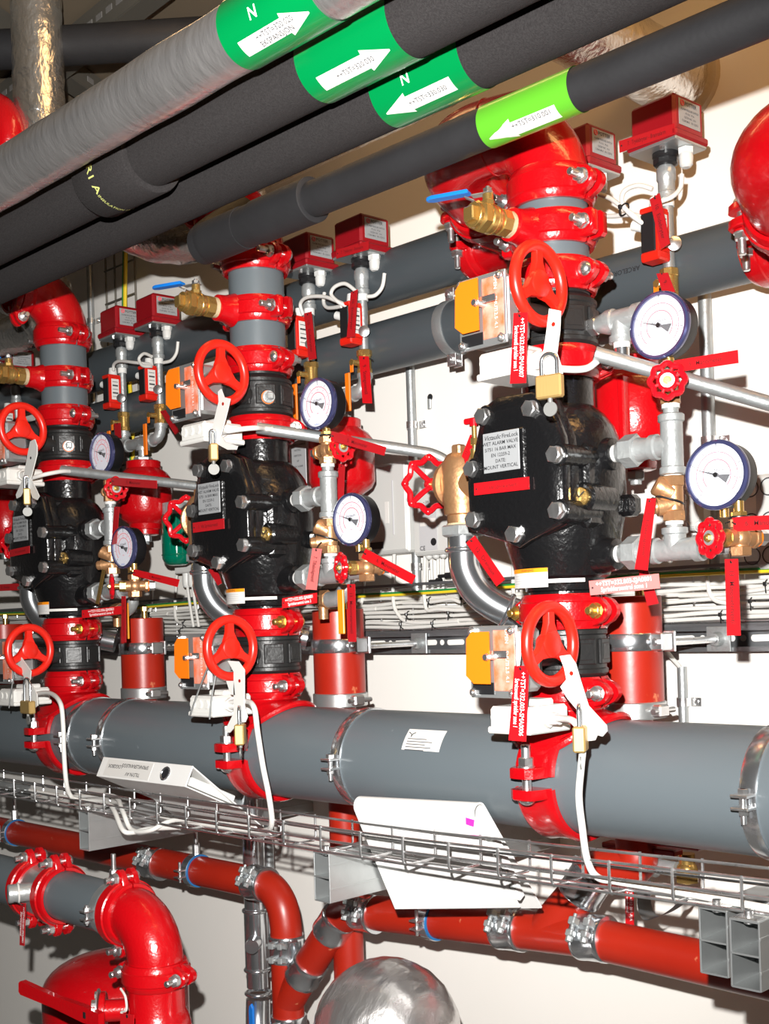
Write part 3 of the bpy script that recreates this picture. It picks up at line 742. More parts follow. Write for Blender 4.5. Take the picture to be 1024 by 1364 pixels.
# butterfly valves with worm gear, indicator flag and handwheel
def butterfly(zc, tmpl, pipez):
    t = T('butterfly_valve', tmpl, 'valve', (X0, Y0, zc))
    b = MB().lathe(at(zc - .062), Zv, [(0, .0565), (.018, .0565), (.022, .060), (.028, .0665), (.034, .0665), (.036, .064), (.088, .064), (.090, .0665), (.096, .0665), (.102, .060), (.106, .0565), (.124, .0565)], 44)
    for i in range(6):                                  # cast windows round the body
        a = -PI / 2 + (i + .5) * PI / 4 - .1; n_ = V((math.cos(a), math.sin(a), 0)); t_ = V((-n_.y, n_.x, 0))
        b.box(at(zc) + n_ * .0635, (.040, .006, .040), .0015, t_, n_, Zv)
        b.box(at(zc) + n_ * .0660, (.030, .003, .026), .001, t_, n_, Zv)
    b.cyl(at(zc) + V((.02, -.05, 0)), (-1.158, -.165, zc), .020, n=24); b.box((-1.158, -.163, zc), (.062, .012, .062), .004)
    part('body', b, BLACKS, t)
    gx, gz = -1.164, zc - .006
    g = part('gear_box', MB().box((gx, -.1975, gz), (.090, .056, .096), .006).cyl((gx + .04, -.205, zc + .016), (gx + .056, -.205, zc + .016), .011, n=18).box((gx, -.168, gz), (.07, .02, .07), .004), STEEL, t)
    pl = part('cover_plate', MB().box((gx, -.2275, gz - .002), (.092, .004, .108), .002), STEEL, t)
    part('worn_sticker', MB().box((gx + .022, -.2302, gz), (.040, .0012, .090), .0002), ORSTK, pl)
    part('dark_print', MB().box((gx - .02, -.2302, gz - .042), (.042, .0012, .018), .0002), BLKP, pl)
    for k, s in enumerate(['OPEN', '', 'SHUT', '12.5', '4.1']):
        part('lettering', text_mb(s, .0085, 'CENTER', None, (gx + .028, -.2309, gz + .036 - k * .016), (0, 0, -1), (1, 0, 0), .0004), STICK, pl)
    for dx in (-1, 1):
        for dz in (-1, 1):
            part('screw', MB().hexa((gx + dx * .038, -.229, gz - .002 + dz * .046), (0, -1, 0), .012, .006).ball((gx + dx * .038, -.2345, gz - .002 + dz * .046), .005, 10, 4, ax=(0, -1, 0), lo=0), ZINC, t)
    fl = [(-.0345, .027), (-.024, .0375), (.010, .0375), (.010, -.040), (-.022, -.040), (-.037, -.028)]
    part('indicator_flag', MB().prism(fl, (gx - .002, -.246, zc), (1, 0, 0), (0, 0, 1), .0016), ORANGE, t)
    part('indicator_stem', MB().cyl((gx + .006, -.23, zc), (gx + .006, -.256, zc), .0045, n=14).hexa((gx + .006, -.248, zc), (0, -1, 0), .010, .005).box((gx + .02, -.243, zc + .004), (.034, .0012, .010), 0), ZINC, t)
    # handwheel, facing along the wall to the right
    hc_ = V((-1.073, -.208, zc + .017)); w_ = part('handwheel', MB().torus(hc_, (1, 0, 0), .0545, .0088, 56, 14), HWRED, t)
    sp = MB()
    for k in range(3):
        a = math.radians(90 + k * 120); d = V((0, math.cos(a), math.sin(a))); s_1 = V((0, -math.sin(a), math.cos(a)))
        poly = [(.012, -.0155), (.030, -.0085), (.053, -.0070), (.053, .0070), (.030, .0085), (.012, .0155)]
        sp.prism(poly, hc_ - Xv * .006, d, s_1, .010, .002)
    sp.lathe(hc_ - Xv * .016, (1, 0, 0), [(0, .014), (.006, .017), (.016, .021), (.021, .020), (.023, .017)], 28)
    part('spokes', sp, HWRED, w_)
    part('wheel_shaft', MB().cyl((-1.120, -.208, zc + .017), (-1.075, -.208, zc + .017), .008, n=16), ZINC, t)
    # white switch box under the gear
    bx, by, bz = -1.128, -.194, zc - .0915
    sb = part('switch_box', MB().box((bx, by, bz), (.078, .094, .036), .005).box((bx, by, bz - .017), (.082, .098, .010), .003).box((bx, by + .01, bz + .020), (.05, .04, .014), .003), WHITEP, t)
    for k in range(3): part('knockout', MB().cyl((bx - .025 + k * .022, by - .0465, bz + .002), (bx - .025 + k * .022, by - .0495, bz + .002), .0085, n=20, bev=.001), WHITEP, sb)
    part('gland', MB().cyl((bx + .036, by - .012, bz), (bx + .068, by - .014, bz), .0115, .008, n=18).hexa((bx + .040, by - .012, bz), (1, 0, 0), .024, .010), WHITEP, t)
    if pipez:
        pd = V((.90, -.43, 0)); part('port_boss', MB().cyl(at(zc - .008) + pd * .050, at(zc - .008) + pd * .070, .016, n=20), BLACKS, t)
        part('port_plug', MB().cyl(at(zc - .008) + pd * .071, at(zc - .008) + pd * .078, .0125, n=18).box(at(zc - .008) + pd * .085, (.016, .014, .014), .002, pd, Zv.cross(pd), Zv), GALVM, t)
        part('gasket', MB().cyl(at(zc - .008) + pd * .0695, at(zc - .008) + pd * .0715, .0138, n=18), ORANGE, t)
    return t
bv_lo = butterfly(1.444, 'lower black butterfly valve with red handwheel and orange flag, {s}', 0)
bv_up = butterfly(1.967, 'upper black butterfly valve with red handwheel and orange flag, {s}', 1)

# alarm valve
t = T('alarm_valve', 'black wet alarm check valve body with bolted cover, {s}', 'valve', (X0, Y0, 1.70))
b = MB().lathe(at(1.528), Zv, [(0, .0575), (.012, .0575), (.014, .062), (.032, .066), (.036, .074), (.060, .083), (.090, .092), (.13, .1005), (.17, .1035), (.21, .103), (.245, .098), (.272, .088), (.292, .074), (.302, .063), (.306, .0585), (.352, .0580)], 52)
# hand hole barrel towards the front
hull = [(-1.252, 1.806), (-1.238, 1.838), (-1.215, 1.848), (-1.145, 1.846), (-1.116, 1.832), (-1.090, 1.772), (-1.086, 1.74), (-1.088, 1.662), (-1.098, 1.640), (-1.160, 1.618), (-1.180, 1.609), (-1.200, 1.618), (-1.264, 1.638), (-1.278, 1.656), (-1.280, 1.72)]
def outline(k, y):
    cx, cz = -1.183, 1.728; return [V((cx + (x - cx) * k, y, cz + (z - cz) * k)) for x, z in hull]
b.loft([outline(k, y)[::-1] for k, y in ((.80, -.02), (.84, -.08), (.86, -.098), (.97, -.104), (1.0, -.107), (1.0, -.122), (.985, -.125))])
part('body', b, BLACK, t)
cv = MB().loft([outline(k, y)[::-1] for k, y in ((.985, -.1255), (1.0, -.128), (1.0, -.140), (.97, -.1445), (.80, -.150), (.74, -.151))])
BP = [(-1.235, 1.820), (-1.140, 1.818), (-1.096, 1.743), (-1.096, 1.659), (-1.180, 1.630), (-1.262, 1.659), (-1.262, 1.740)]
for x, z in BP:
    cv.cyl((x, -.05, z), (x, -.1475, z), .0185, n=24, bev=.002)
cv.box((-1.196, -.1515, 1.752), (.086, .007, .080), .003)
cover = part('cover', cv, BLACK, t)
part('name_plate', MB().box((-1.197, -.1556, 1.760), (.072, .0012, .062), .0003), SILV, cover)
for k, (s, sz) in enumerate([('Victaulic', .0115), ('WET ALARM VALVE', .0082), ('S/751 16 BAR MAX', .0078), ('EN 12259-2', .0078), ('DATE:', .0078), ('MOUNT VERTICAL', .0082)]):
    z = 1.783 - k * .0093
    if k == 0:
        part('lettering', text_mb(s, .010, 'CENTER', None, (-1.214, -.1562, z), (1, 0, 0), (0, 0, 1), .0004, .35), INKB, cover)
        part('lettering', text_mb('FireLock', .0092, 'CENTER', None, (-1.178, -.1562, z), (1, 0, 0), (0, 0, 1), .0004), INKB, cover)
    else: part('lettering', text_mb(s, sz, 'CENTER', None, (-1.198, -.1562, z), (1, 0, 0), (0, 0, 1), .0004), INKB, cover)
for x, z in BP:
    bb = part('bolt', MB().hexa((x, -.1475, z), (0, -1, 0), .0235, .0125, .15, rot=.3).cyl((x, -.1470, z), (x, -.1495, z), .0135, n=20), ZINC, t)
part('plug_boss', MB().cyl((-1.088, -.03, 1.681), (-1.0875, -.101, 1.681), .0235, n=26, bev=.004).box((-1.095, -.07, 1.70), (.03, .05, .13), .008), BLACK, t)
part('brass_plug', MB().cyl((-1.090, -.075, 1.681), (-1.0875, -.1075, 1.681), .0148, n=28, bev=.001), BRASS, t)
part('plug_slot', MB().box((-1.0875, -.1078, 1.681), (.024, .0008, .002), 0, (.8, 0, .6), (0, 1, 0), (-.6, 0, .8)), BLKP, t)
for z in (1.749, 1.594):
    part('port_boss', MB().lathe((-1.105, -.040, z), (1, 0, 0), [(0, .030), (.030, .026), (.038, .024), (.040, .018)], 24), BLACK, t)
part('side_lug', MB().box((-1.075, .01, 1.672), (.03, .03, .034), .007), BLACK, t)
part('lettering', text_mb('Victaulic', .016, 'CENTER', None, (-1.1175 + .0, -.1, 1.700), (.62, .78, 0), (0, 0, 1), .0005, .3, fn=lambda u, v, w: V((X0 + .1045 * math.sin(.95 + u / .1045), Y0 - .1045 * math.cos(.95 + u / .1045), 1.703 + v))), BLACKS, t)
part('lettering', text_mb('6 / 168,3', .014, 'CENTER', fn=lambda u, v, w: V((X0 + .1045 * math.sin(.95 + u / .1045), Y0 - .1045 * math.cos(.95 + u / .1045), 1.682 + v))), BLACKS, t)
# white instruction label and the tie band round the neck
def neck_arc(R, a0, a1, z0, z1, n=10):
    vs_ = []; 
    for i in range(n + 1):
        a = a0 + (a1 - a0) * i / n
        for z in (z0, z1): vs_.append(V((X0 + R * math.sin(a), Y0 - R * math.cos(a), z)))
    return MB().add(vs_, [(2 * i, 2 * i + 2, 2 * i + 3, 2 * i + 1) for i in range(n)])
l = T('instruction_label', 'white label with orange warning strip on the valve neck, {s}', 'label', (X0, Y0 - .08, 1.573))
part('paper', neck_arc(.0815, -.62, .34, 1.547, 1.577), STICK, l)
part('warning_strip', neck_arc(.0820, -.62, .34, 1.5705, 1.577), YELOR, l)
for k in range(4): part('print_line', neck_arc(.0820, -.56, .26 - .1 * (k % 2), 1.5535 + k * .004, 1.5545 + k * .004), GREYLAB, l)
part('lettering', text_mb('! WARNING', .0055, 'CENTER', fn=lambda u, v, w: V((X0 + .0824 * math.sin(-.14 + u / .08), Y0 - .0824 * math.cos(-.14 + u / .08), 1.5737 + v))), INKB, l)

# angle valve and drain at the left rear of the alarm valve
ax_, ay_ = -1.393, -.03
t = T('angle_valve', 'bronze drain angle valve with scalloped red handwheel, left of the {s}', 'valve', (ax_, ay_, 1.73))
mb = MB().lathe((ax_, ay_, 1.660), Zv, [(0, .024), (.002, .027), (.022, .027), (.024, .032), (.040, .032), (.046, .034), (.085, .036), (.115, .033), (.128, .024), (.134, .012)], 30)
mb.lathe((ax_ + .01, ay_, 1.737), (-.95, .28, .1), [(0, .034), (.028, .036), (.030, .044), (.040, .044), (.044, .040), (.050, .028), (.060, .018), (.066, .014)], 30)
mb.cyl((ax_, ay_, 1.735), (-1.27, -.03, 1.735), .030, n=24); mb.box((ax_ + .005, ay_ - .01, 1.795), (.02, .02, .018), .003)
part('body', mb, BRONZE, t)
ds = V((-.95, .28, .1)).normalized(); hp = V((ax_ + .01, ay_, 1.737)) + ds * .128
part('stem', MB().cyl(hp - ds * .068, hp + ds * .004, .0075, n=14).cyl(hp - ds * .062, hp - ds * .056, .012, n=16), BRASS, t)
part('packing_ring', MB().cyl(hp - ds * .056, hp - ds * .050, .0125, n=16), TAPE, t)
wx, wy, wz = frame(ds)
def scallop(c, ax, R, r, lobes, amp, n=64):
    x, y, z = frame(ax); return [V(c) + (x * math.cos(2 * PI * i / n) + y * math.sin(2 * PI * i / n)) * (R + amp * math.cos(lobes * 2 * PI * i / n)) for i in range(n)]
hw = MB().tube(scallop(hp, ds, .046, .006, 8, .0038), .0058, 8, closed=True)
for k in range(8):
    a = 2 * PI * k / 8; hw.ball(hp + (wx * math.cos(a) + wy * math.sin(a)) * .0495, .0072, 10, 6)
for k in range(4):
    a = PI / 4 + PI / 2 * k; d = wx * math.cos(a) + wy * math.sin(a); hw.tube([hp - ds * .012 + d * .008, hp - ds * .006 + d * .022, hp + d * .045], .0052, 8)
hw.lathe(hp - ds * .018, ds, [(0, .010), (.004, .012), (.014, .012), (.018, .010)], 16)
part('handwheel', hw, SMWH, t)
# small bleed valve with a red tee handle behind the cover
bq = V((-1.3337, -0.0600, 1.7985)); t = T('bleed_valve', 'small brass valve with red tee handle at the cover top corner, {s}', 'valve', bq)
part('stem', MB().cyl(bq - Zv * .03, bq + Zv * .034, .0045, n=12).hexa(bq - Zv * .004, Zv, .013, .012).cyl(bq - Zv * .05, bq - Zv * .01, .008, n=14), BRASS, t)
part('tee_handle', MB().box(bq + Zv * .038, (.042, .010, .010), .004).cyl(bq + Zv * .028, bq + Zv * .040, .008, n=14), SMWH, t)
# press fitted steel drain from the angle valve into the drain stack
t = T('drain_elbow', 'shiny press fitted steel drain elbow under the bronze angle valve, {s}', 'pipe', (ax_, ay_, 1.60))
pts = [(ax_, ay_, 1.652), (ax_, ay_, 1.625), (ax_ + .002, ay_ + .002, 1.585), (ax_ + .018, ay_ + .018, 1.545), (ax_ + .052, ay_ + .05, 1.513), (ax_ + .10, ay_ + .10, 1.49), (-1.24, .13, 1.47)]
part('bend', MB().tube(pts, .0275, 26, smooth=8), CHROME, t)
part('bead', MB().torus((ax_, ay_, 1.622), Zv, .028, .005, 30, 10), CHROME, t)
part('bead', MB().torus((ax_ + .052, ay_ + .05, 1.513), (.082, .082, -.055), .028, .005, 30, 10), CHROME, t)
part('union_nut', MB().hexa((ax_, ay_, 1.645), Zv, .066, .020), GALVM, t)
part('thread_seal', MB().cyl((ax_, ay_, 1.662), (ax_, ay_, 1.668), .028, n=24), HEMP, t)

# trim pipework: unions, nipples, gauge valves, check valve
VX, VY = -.962, -.045
def union(z, tmpl):
    t = T('union_fitting', tmpl, 'pipe fitting', (-1.03, VY, z))
    part('nipple', MB().cyl((-1.075, VY + .004, z), (-1.03, VY, z), .0118, n=18), ZINC, t)
    part('thread_tape', MB().cyl((-1.066, VY + .003, z), (-1.055, VY + .002, z), .0135, n=18), TAPE, t)
    part('thread_tape', MB().cyl((-.999, VY, z), (-.990, VY, z), .0135, n=18), TAPE, t)
    part('union_nut', MB().hexa((-1.046, VY, z), (1, 0, 0), .044, .026, .14).lathe((-1.055, VY, z), (1, 0, 0), [(0, .016), (.010, .019)], 20).lathe((-1.02, VY, z), (1, 0, 0), [(0, .019), (.012, .0165), (.022, .0165)], 20), GALVM, t)
    part('tail', MB().cyl((-1.0, VY, z), (-.975, VY, z), .0115, n=16), GALVM, t)
    return t
union(1.749, 'upper galvanized union between alarm valve and gauge pipe, {s}')
union(1.594, 'lower galvanized union between alarm valve and check valve pipe, {s}')
t = T('pipe_tee', 'upper galvanized tee of the trim pipe under gauge valve, {s}', 'pipe fitting', (VX, VY, 1.75))
part('tee_body', MB().lathe((VX, VY, 1.704), Zv, [(0, .0165), (.002, .0195), (.011, .0195), (.013, .0165), (.078, .0165), (.080, .0195), (.089, .0195), (.091, .0165)], 24)
     .lathe((VX, VY, 1.749), (-1, 0, 0), [(0, .0165), (.022, .0165), (.024, .0195), (.034, .0195), (.035, .0165)], 24), GALVM, t)
part('nipple', MB().cyl((VX, VY, 1.79), (VX, VY, 1.812), .0115, n=18), GALVM, t)
part('thread_tape', MB().cyl((VX, VY, 1.803), (VX, VY, 1.811), .0135, n=18), TAPE, t)
part('thread_tape', MB().cyl((VX, VY, 1.696), (VX, VY, 1.705), .0135, n=18), TAPE, t)
# gauge valve: one prototype turned about the pipe it stands on
def gauge_valve(x, y, z, tmpl, deg, low=False):
    t = T('gauge_valve', tmpl, 'valve', (x, y, z)); o = V((x, y, z))
    mb = MB().hexa(o - Zv * .026, Zv, .028, .014).cyl(o - Zv * .02, o + Zv * .02, .0125, n=20).hexa(o + Zv * .014, Zv, .027, .013).ball(o, .0165, 18, 10)
    mb.cyl(o, o + V((-.026, 0, 0)), .012, n=18).hexa(o + V((-.030, 0, 0)), (1, 0, 0), .026, .008).cyl(o, o + V((.022, 0, 0)), .0125, n=18)
    part('body', mb, BRONZE, t)
    part('end_plug', MB().hexa(o + V((-.046, 0, 0)), (1, 0, 0), .019, .014).cyl(o + V((-.033, 0, 0)), o + V((-.030, 0, 0)), .0125, n=18), ZINC, t)
    part('gasket', MB().cyl(o + V((-.0318, 0, 0)), o + V((-.0298, 0, 0)), .0132, n=18), ORANGE, t)
    part('bonnet', MB().hexa(o + V((.020, 0, 0)), (1, 0, 0), .022, .016).cyl(o + V((.03, 0, 0)), o + V((.056, 0, 0)), .0065, n=14), BRASS, t)
    c = o + V((.052, 0, 0)); hw = MB().tube(scallop(c, Xv, .0235, .004, 8, .0018, 56), .0046, 8, closed=True)
    for k in range(8):
        a = 2 * PI * k / 8 + PI / 8; d = V((0, math.cos(a), math.sin(a))); hw.box(c + d * .0165, (.006, .0048, .010), .001, Xv, V((0, -math.sin(a), math.cos(a))), d)
    hw.torus(c, Xv, .0128, .0034, 28, 8)
    part('handwheel', hw, SMWH, t)
    part('washer', MB().cyl(c - Xv * .001, c + Xv * .0035, .0105, n=20), GALVM, t)
    part('wheel_nut', MB().hexa(c + Xv * .003, Xv, .009, .005).cyl(c + Xv * .006, c + Xv * .010, .0032, n=10), BRASS, t)
    part('gauge_adapter', MB().hexa(o + Zv * .027, Zv, .020, .010).cyl(o + Zv * .026, o + Zv * .052, .0072, n=16), BRASS, t)
    part('tie_band', MB().torus(o + Zv * .029, Zv, .0135, .0016, 20, 6), BLKP, t)
    turn(t, deg)
    return t
gv_up = gauge_valve(VX, VY, 1.835, 'upper bronze gauge valve with small scalloped red wheel, {s}', -62)
gv_lo = gauge_valve(-.851, -.056, 1.603, 'lower bronze gauge valve with small scalloped red wheel, {s}', -110)
# pressure gauges
def gauge(x, y, z, tmpl, deg=0):
    R = .0475
    t = T('pressure_gauge', tmpl, 'gauge', (x, y, z)); o = V((x, y, z))
    part('case', MB().lathe(o, Yv, [(.003, R - .001), (.004, R + .001), (.030, R - .001), (.036, R - .006), (.038, R - .016)], 56), CASE, t)
    part('bezel', MB().lathe(o + Yv * .006, -Yv, [(0, R + .0015), (.006, R + .0028), (.009, R + .0022), (.011, R - .0005), (.0105, R - .0035), (.006, R - .004)], 64, caps=False), BEZEL, t)
    d = part('dial', MB().cyl(o + Yv * .002, o + Yv * .0005, R - .002, n=56), DIAL, t)
    yf = y - .0001
    def arc(r, w, a0, a1, n=36):
        vs_ = []
        for i in range(n + 1):
            a = math.radians(a0 + (a1 - a0) * i / n)
            for q in (r - w / 2, r + w / 2): vs_.append(V((x + q * math.cos(a), yf, z + q * math.sin(a))))
        return MB().add(vs_, [(2 * i, 2 * i + 2, 2 * i + 3, 2 * i + 1) for i in range(n)])
    part('outer_scale', arc(.0325, .0014, 225, -45), INKR, d); part('inner_scale', arc(.0220, .0018, 225, -45), INKR, d)
    tk = MB(); tr_ = MB()
    for k in range(41):
        a = math.radians(225 - 270 * k / 40); e = V((math.cos(a), 0, math.sin(a))); s_1 = V((-e.z, 0, e.x)); big = k % 5 == 0
        L = .0042 if big else .0024; c = V((x, yf - .0001, z)) + e * (.0385 - L / 2)
        if big: tk.box(c + e * .001, (.0009, .0002, L), 0, s_1, Yv, e)
        tr_.box(V((x, yf - .0001, z)) + e * (.0325 + (.0016 if k % 2 else -.0016)), (.0004, .0002, .003), 0, s_1, Yv, e)
    part('ticks', tk, INKB, d); part('ticks', tr_, INKR, d)
    for k in range(9):
        a = math.radians(225 - 270 * k / 8); e = V((math.cos(a), 0, math.sin(a)))
        if k in (0, 2, 4, 6, 8): part('lettering', text_mb(str(k * 2), .0055, 'CENTER', None, V((x, yf, z)) + e * .0415 if k in (0, 8) else V((x, yf, z)) + e * .0415, (1, 0, 0), (0, 0, 1), .0003), INKB, d)
        else: part('lettering', text_mb(str(k * 2), .0055, 'CENTER', None, V((x, yf, z)) + e * .0275, (1, 0, 0), (0, 0, 1), .0003), INKR, d)
        if k % 2 == 0 and k not in (0, 8): part('lettering', text_mb(str(k * 25), .0045, 'CENTER', None, V((x, yf, z)) + e * .0265, (1, 0, 0), (0, 0, 1), .0003), INKR, d)
    part('lettering', text_mb('Victaulic', .0078, 'CENTER', None, (x - .0015, yf, z + .0072), (1, 0, .08), (-.08, 0, 1), .0004, .35), INKB, d)
    part('lettering', text_mb('WIKA', .0060, 'CENTER', None, (x - .004, yf, z - .0395), (1, 0, 0), (0, 0, 1), .0004), INKBL, d)
    part('lettering', text_mb('bar', .0050, 'CENTER', None, (x, yf, z - .018), (1, 0, 0), (0, 0, 1), .0004), INKR, d)
    ang = math.radians(162); e = V((math.cos(ang), 0, math.sin(ang))); s_1 = V((-e.z, 0, e.x)); yo = V((x, y - .0032, z))
    nd = MB().add([yo + e * .034, yo + s_1 * .0017, yo - s_1 * .0017], [(0, 1, 2)]).add([yo, yo - e * .019 + s_1 * .0075, yo - e * .022 - s_1 * .0058], [(0, 1, 2)]).box(yo - e * .004, (.012, .0006, .0022), 0, e, Yv, s_1).cyl(yo + Yv * .003, yo - Yv * .0015, .0036, n=18)
    part('needle', nd, BLKP, t)
    part('stem', MB().cyl(o + V((0, .018, -R - .012)), o + V((0, .018, -R + .006)), .0065, n=14), BRASS, t)
    part('glass', MB().lathe(o - Yv * .0038, -Yv, [(0, R - .0045), (.0006, R - .0052)], 48), GLASS, t)
    if deg: turn(t, deg)
    return t
ga_up = gauge(-.966, -.062, 1.924, 'upper round pressure gauge with white dial, {s}')
ga_lo = gauge(-.878, -.066, 1.694, 'lower round pressure gauge with white dial, {s}')
# drip check valve and the lower tee
t = T('check_valve', 'bronze check valve with angled screw cap on the trim pipe, {s}', 'valve', (VX, VY, 1.67))
o = V((VX, VY, 1.67))
part('body', MB().hexa(o + Zv * .017, Zv, .031, .016).cyl(o - Zv * .02, o + Zv * .02, .0145, n=20).hexa(o - Zv * .034, Zv, .031, .016)
     .cyl(o + V((.004, .004, -.008)), o + V((-.018, -.018, -.012)), .0145, n=22).cyl(o + V((.008, .006, -.010)), o + V((-.03, -.024, -.012)), .011, n=20, bev=.003), BRONZE, t)
part('screw_cap', MB().cyl(o + V((.0, .0, .006)), o + V((-.020, -.018, .022)), .0155, n=24, bev=.003), BRONZE, t)
part('tie_band', MB().torus(o + V((-.004, -.004, -.003)), (.25, .2, 1), .0205, .0018, 24, 6), BLKP, t)
t = T('pipe_tee', 'lower galvanized tee of the trim pipe beside the red wheel, {s}', 'pipe fitting', (VX, VY, 1.594))
part('tee_body', MB().lathe((VX - .040, VY, 1.594), (1, 0, 0), [(0, .0175), (.001, .0195), (.011, .0195), (.013, .0165), (.072, .0165), (.074, .0195), (.086, .0195), (.087, .016)], 24)
     .lathe((VX, VY, 1.594), Zv, [(0, .0165), (.022, .0165), (.024, .0195), (.032, .0195), (.033, .016)], 24), GALVM, t)
part('nipple', MB().cyl((VX, VY, 1.62), (VX, VY, 1.642), .0118, n=18).cyl((VX + .04, VY, 1.594), (-.862, VY - .005, 1.594), .0118, n=18).cyl((-.99, VY, 1.594), (-1.0, VY, 1.594), .0118, n=18), GALVM, t)
part('thread_tape', MB().cyl((VX, VY, 1.631), (VX, VY, 1.638), .0135, n=18), TAPE, t)

# riser pieces that differ from station to station
def riser(k, zt, zm):
    s = STN[k]; dx = -SP[k]; c = V((X0 + dx, Y0, 0))
    solo('riser_pipe', MB().cyl(c + Zv * 2.055, c + Zv * zt, .057, n=44), GREY, f'slate grey riser pipe above the upper butterfly valve, {s}', 'pipe', (c.x, c.y, 2.05))
    coupling(c + Zv * zt, Zv, V((0, -1, 0)), .058, f'topmost red coupling joining grey riser and red elbow, {s}', w=.056, over=.032)
    # outlet coupling with square lugs and a brass ball valve
    t = coupling(c + Zv * zm, Zv, V((0, -1, 0)), .0575, f'red outlet coupling with square lugs carrying the brass ball valve, {s}', w=.052, ear='square', name='outlet_coupling', over=.030)
    part('outlet_boss', MB().lathe(c + V((-.006, -.060, zm)), (-.10, -1, .02), [(0, .034), (.010, .030), (.020, .027), (.036, .026), (.038, .023)], 26), RED, t)
    b = thing('ball_valve', f'brass ball valve with blue lever on the grey riser, {s}', 'valve', c + V((-.008, -.15, zm)))
    a = V((-.10, -1, .02)).normalized(); p = c + V((-.010, -.096, zm)); q = p
    part('thread_seal', MB().cyl(p, p + a * .010, .0205, n=22).jitter(.001, 200), HEMP, b)
    part('body', MB().hexa(p + a * .008, a, .040, .022, .2, n=8).lathe(p + a * .028, a, [(0, .019), (.006, .0215), (.010, .0225), (.024, .0225), (.026, .0200)], 30).torus(p + a * .042, a, .0215, .0018, 28, 6)
         .hexa(p + a * .054, a, .0425, .018, .2), BRASS, b)
    part('end_plug', MB().cyl(p + a * .072, p + a * .080, .0195, n=28, bev=.001).box(p + a * .084, (.022, .022, .012), .002, a.cross(Zv).normalized(), Zv, a), BRASS, b)
    sp_ = p + a * .046
    part('stem', MB().cyl(sp_, sp_ + Zv * .038, .0085, n=18).hexa(sp_ + Zv * .020, Zv, .019, .008), BRASS, b)
    part('stem_nut', MB().hexa(sp_ + Zv * .040, Zv, .013, .007).cyl(sp_ + Zv * .034, sp_ + Zv * .050, .0035, n=10), ZINC, b)
    l0 = sp_ + Zv * .039; ld = V((-.93, -.37, 0)).normalized(); lw = V((-ld.y, ld.x, 0))
    part('lever_plate', MB().box(l0 + ld * .008, (.036, .014, .0025), .0005, ld, lw, Zv).box(l0 + ld * .029 - Zv * .004 + Zv * .0, (.018, .012, .0025), .0005, (ld - Zv * .0 + Zv * .55).normalized(), lw, (Zv - ld * .55).normalized()), ZINC, b)
    part('lever', MB().prism([(0, -.0085), (.062, -.0085), (.070, -.004), (.070, .004), (.062, .0085), (0, .0085)], l0 + ld * .030 + Zv * .004, ld, lw, .006, .0015), BLUE, b)
    return c
def top_elbow(k, zt, d1, d2=None, side=True):
    """bend on top of the riser leaving along d1; a second bend leaves along d2"""
    s = STN[k]; c = V((X0 - SP[k], Y0, 0)); zc = zt + .113; d1 = V(d1).normalized()
    t = thing('riser_elbow', f'large red elbow on top of the riser pipe, {s}', 'pipe elbow', c + Zv * zc)
    part('bend', elbow_mb(c + Zv * zc, -Zv, d1, .0605, .098, ext=.006), RED, t)
    part('groove_ring', MB().torus(c + Zv * zc + d1 * .103, d1, .0600, .0022, 44, 8), RED, t)
    sd = d1.cross(Zv)
    part('lettering', text_mb('VIC', .020, 'CENTER', fn=lambda u, v, w: c + Zv * (zc - .035 + v * .8) - sd * (.0606 if sd.y > 0 else -.0606) + d1 * (.035 + u)), RED, t)
    if d2 is None:
        coupling(c + Zv * zc + d1 * .112, d1, sd if sd.x > 0 else -sd, .060, f'red coupling on the forward end of the riser elbow, {s}', over=.030)
        return
    d2 = V(d2).normalized(); e2 = c + Zv * zc + d1 * .207
    t2 = thing('wall_elbow', f'second red elbow bending back towards the wall, {s}', 'pipe elbow', e2)
    part('bend', elbow_mb(e2, -d1, d2, .0605, .098, ext=.07), RED, t2)
    coupling(e2 + d2 * .178, d2, -Zv, .060, f'red coupling behind the second elbow with upright bolts, {s}', over=.034)
    return e2 + d2 * .178
for k, zt, zm in ((0, 2.184, 2.114), (1, 2.251, 2.143), (2, 2.242, 2.135)):
    riser(k, zt, zm)
ends = {}
ends[0] = top_elbow(0, 2.184, (-.97, -.25, 0), (-.20, .95, -.22))
top_elbow(1, 2.251, (-.10, -1, 0))
top_elbow(2, 2.242, (-.10, -1, 0))
SP[4] = X0 - (-.589); ends[4] = top_elbow(4, 2.020, (-.97, -.25, 0), (-.20, .95, -.22))
# couplings that end the two wall pipes, and the stubs that lead into them
for k, (y, z, R), px_ in ((0, GU, (-1.5850, 0.2700, 2.2474)[0]), (4, GL, (-0.9631, 0.2700, 2.1032)[0])):
    coupling((px_, y, z), (1, 0, 0), (0, 0, -1), R, 'red coupling on the end of the upper wall pipe' if k == 0 else 'red coupling on the end of the lower wall pipe at right edge', over=.034)
    e = ends[k]; t = solo('red_pipe_bend', MB().tube([e, e + V((-.022, .045, -.008)), (e.x - .05, y - .045, (e.z * .6 + z * .4)), (e.x - .09, y - .008, z), (px_, y, z)], .058, 30, smooth=6), RED,
        'short red bend joining second elbow and wall pipe, ' + STN[k], 'pipe', e)

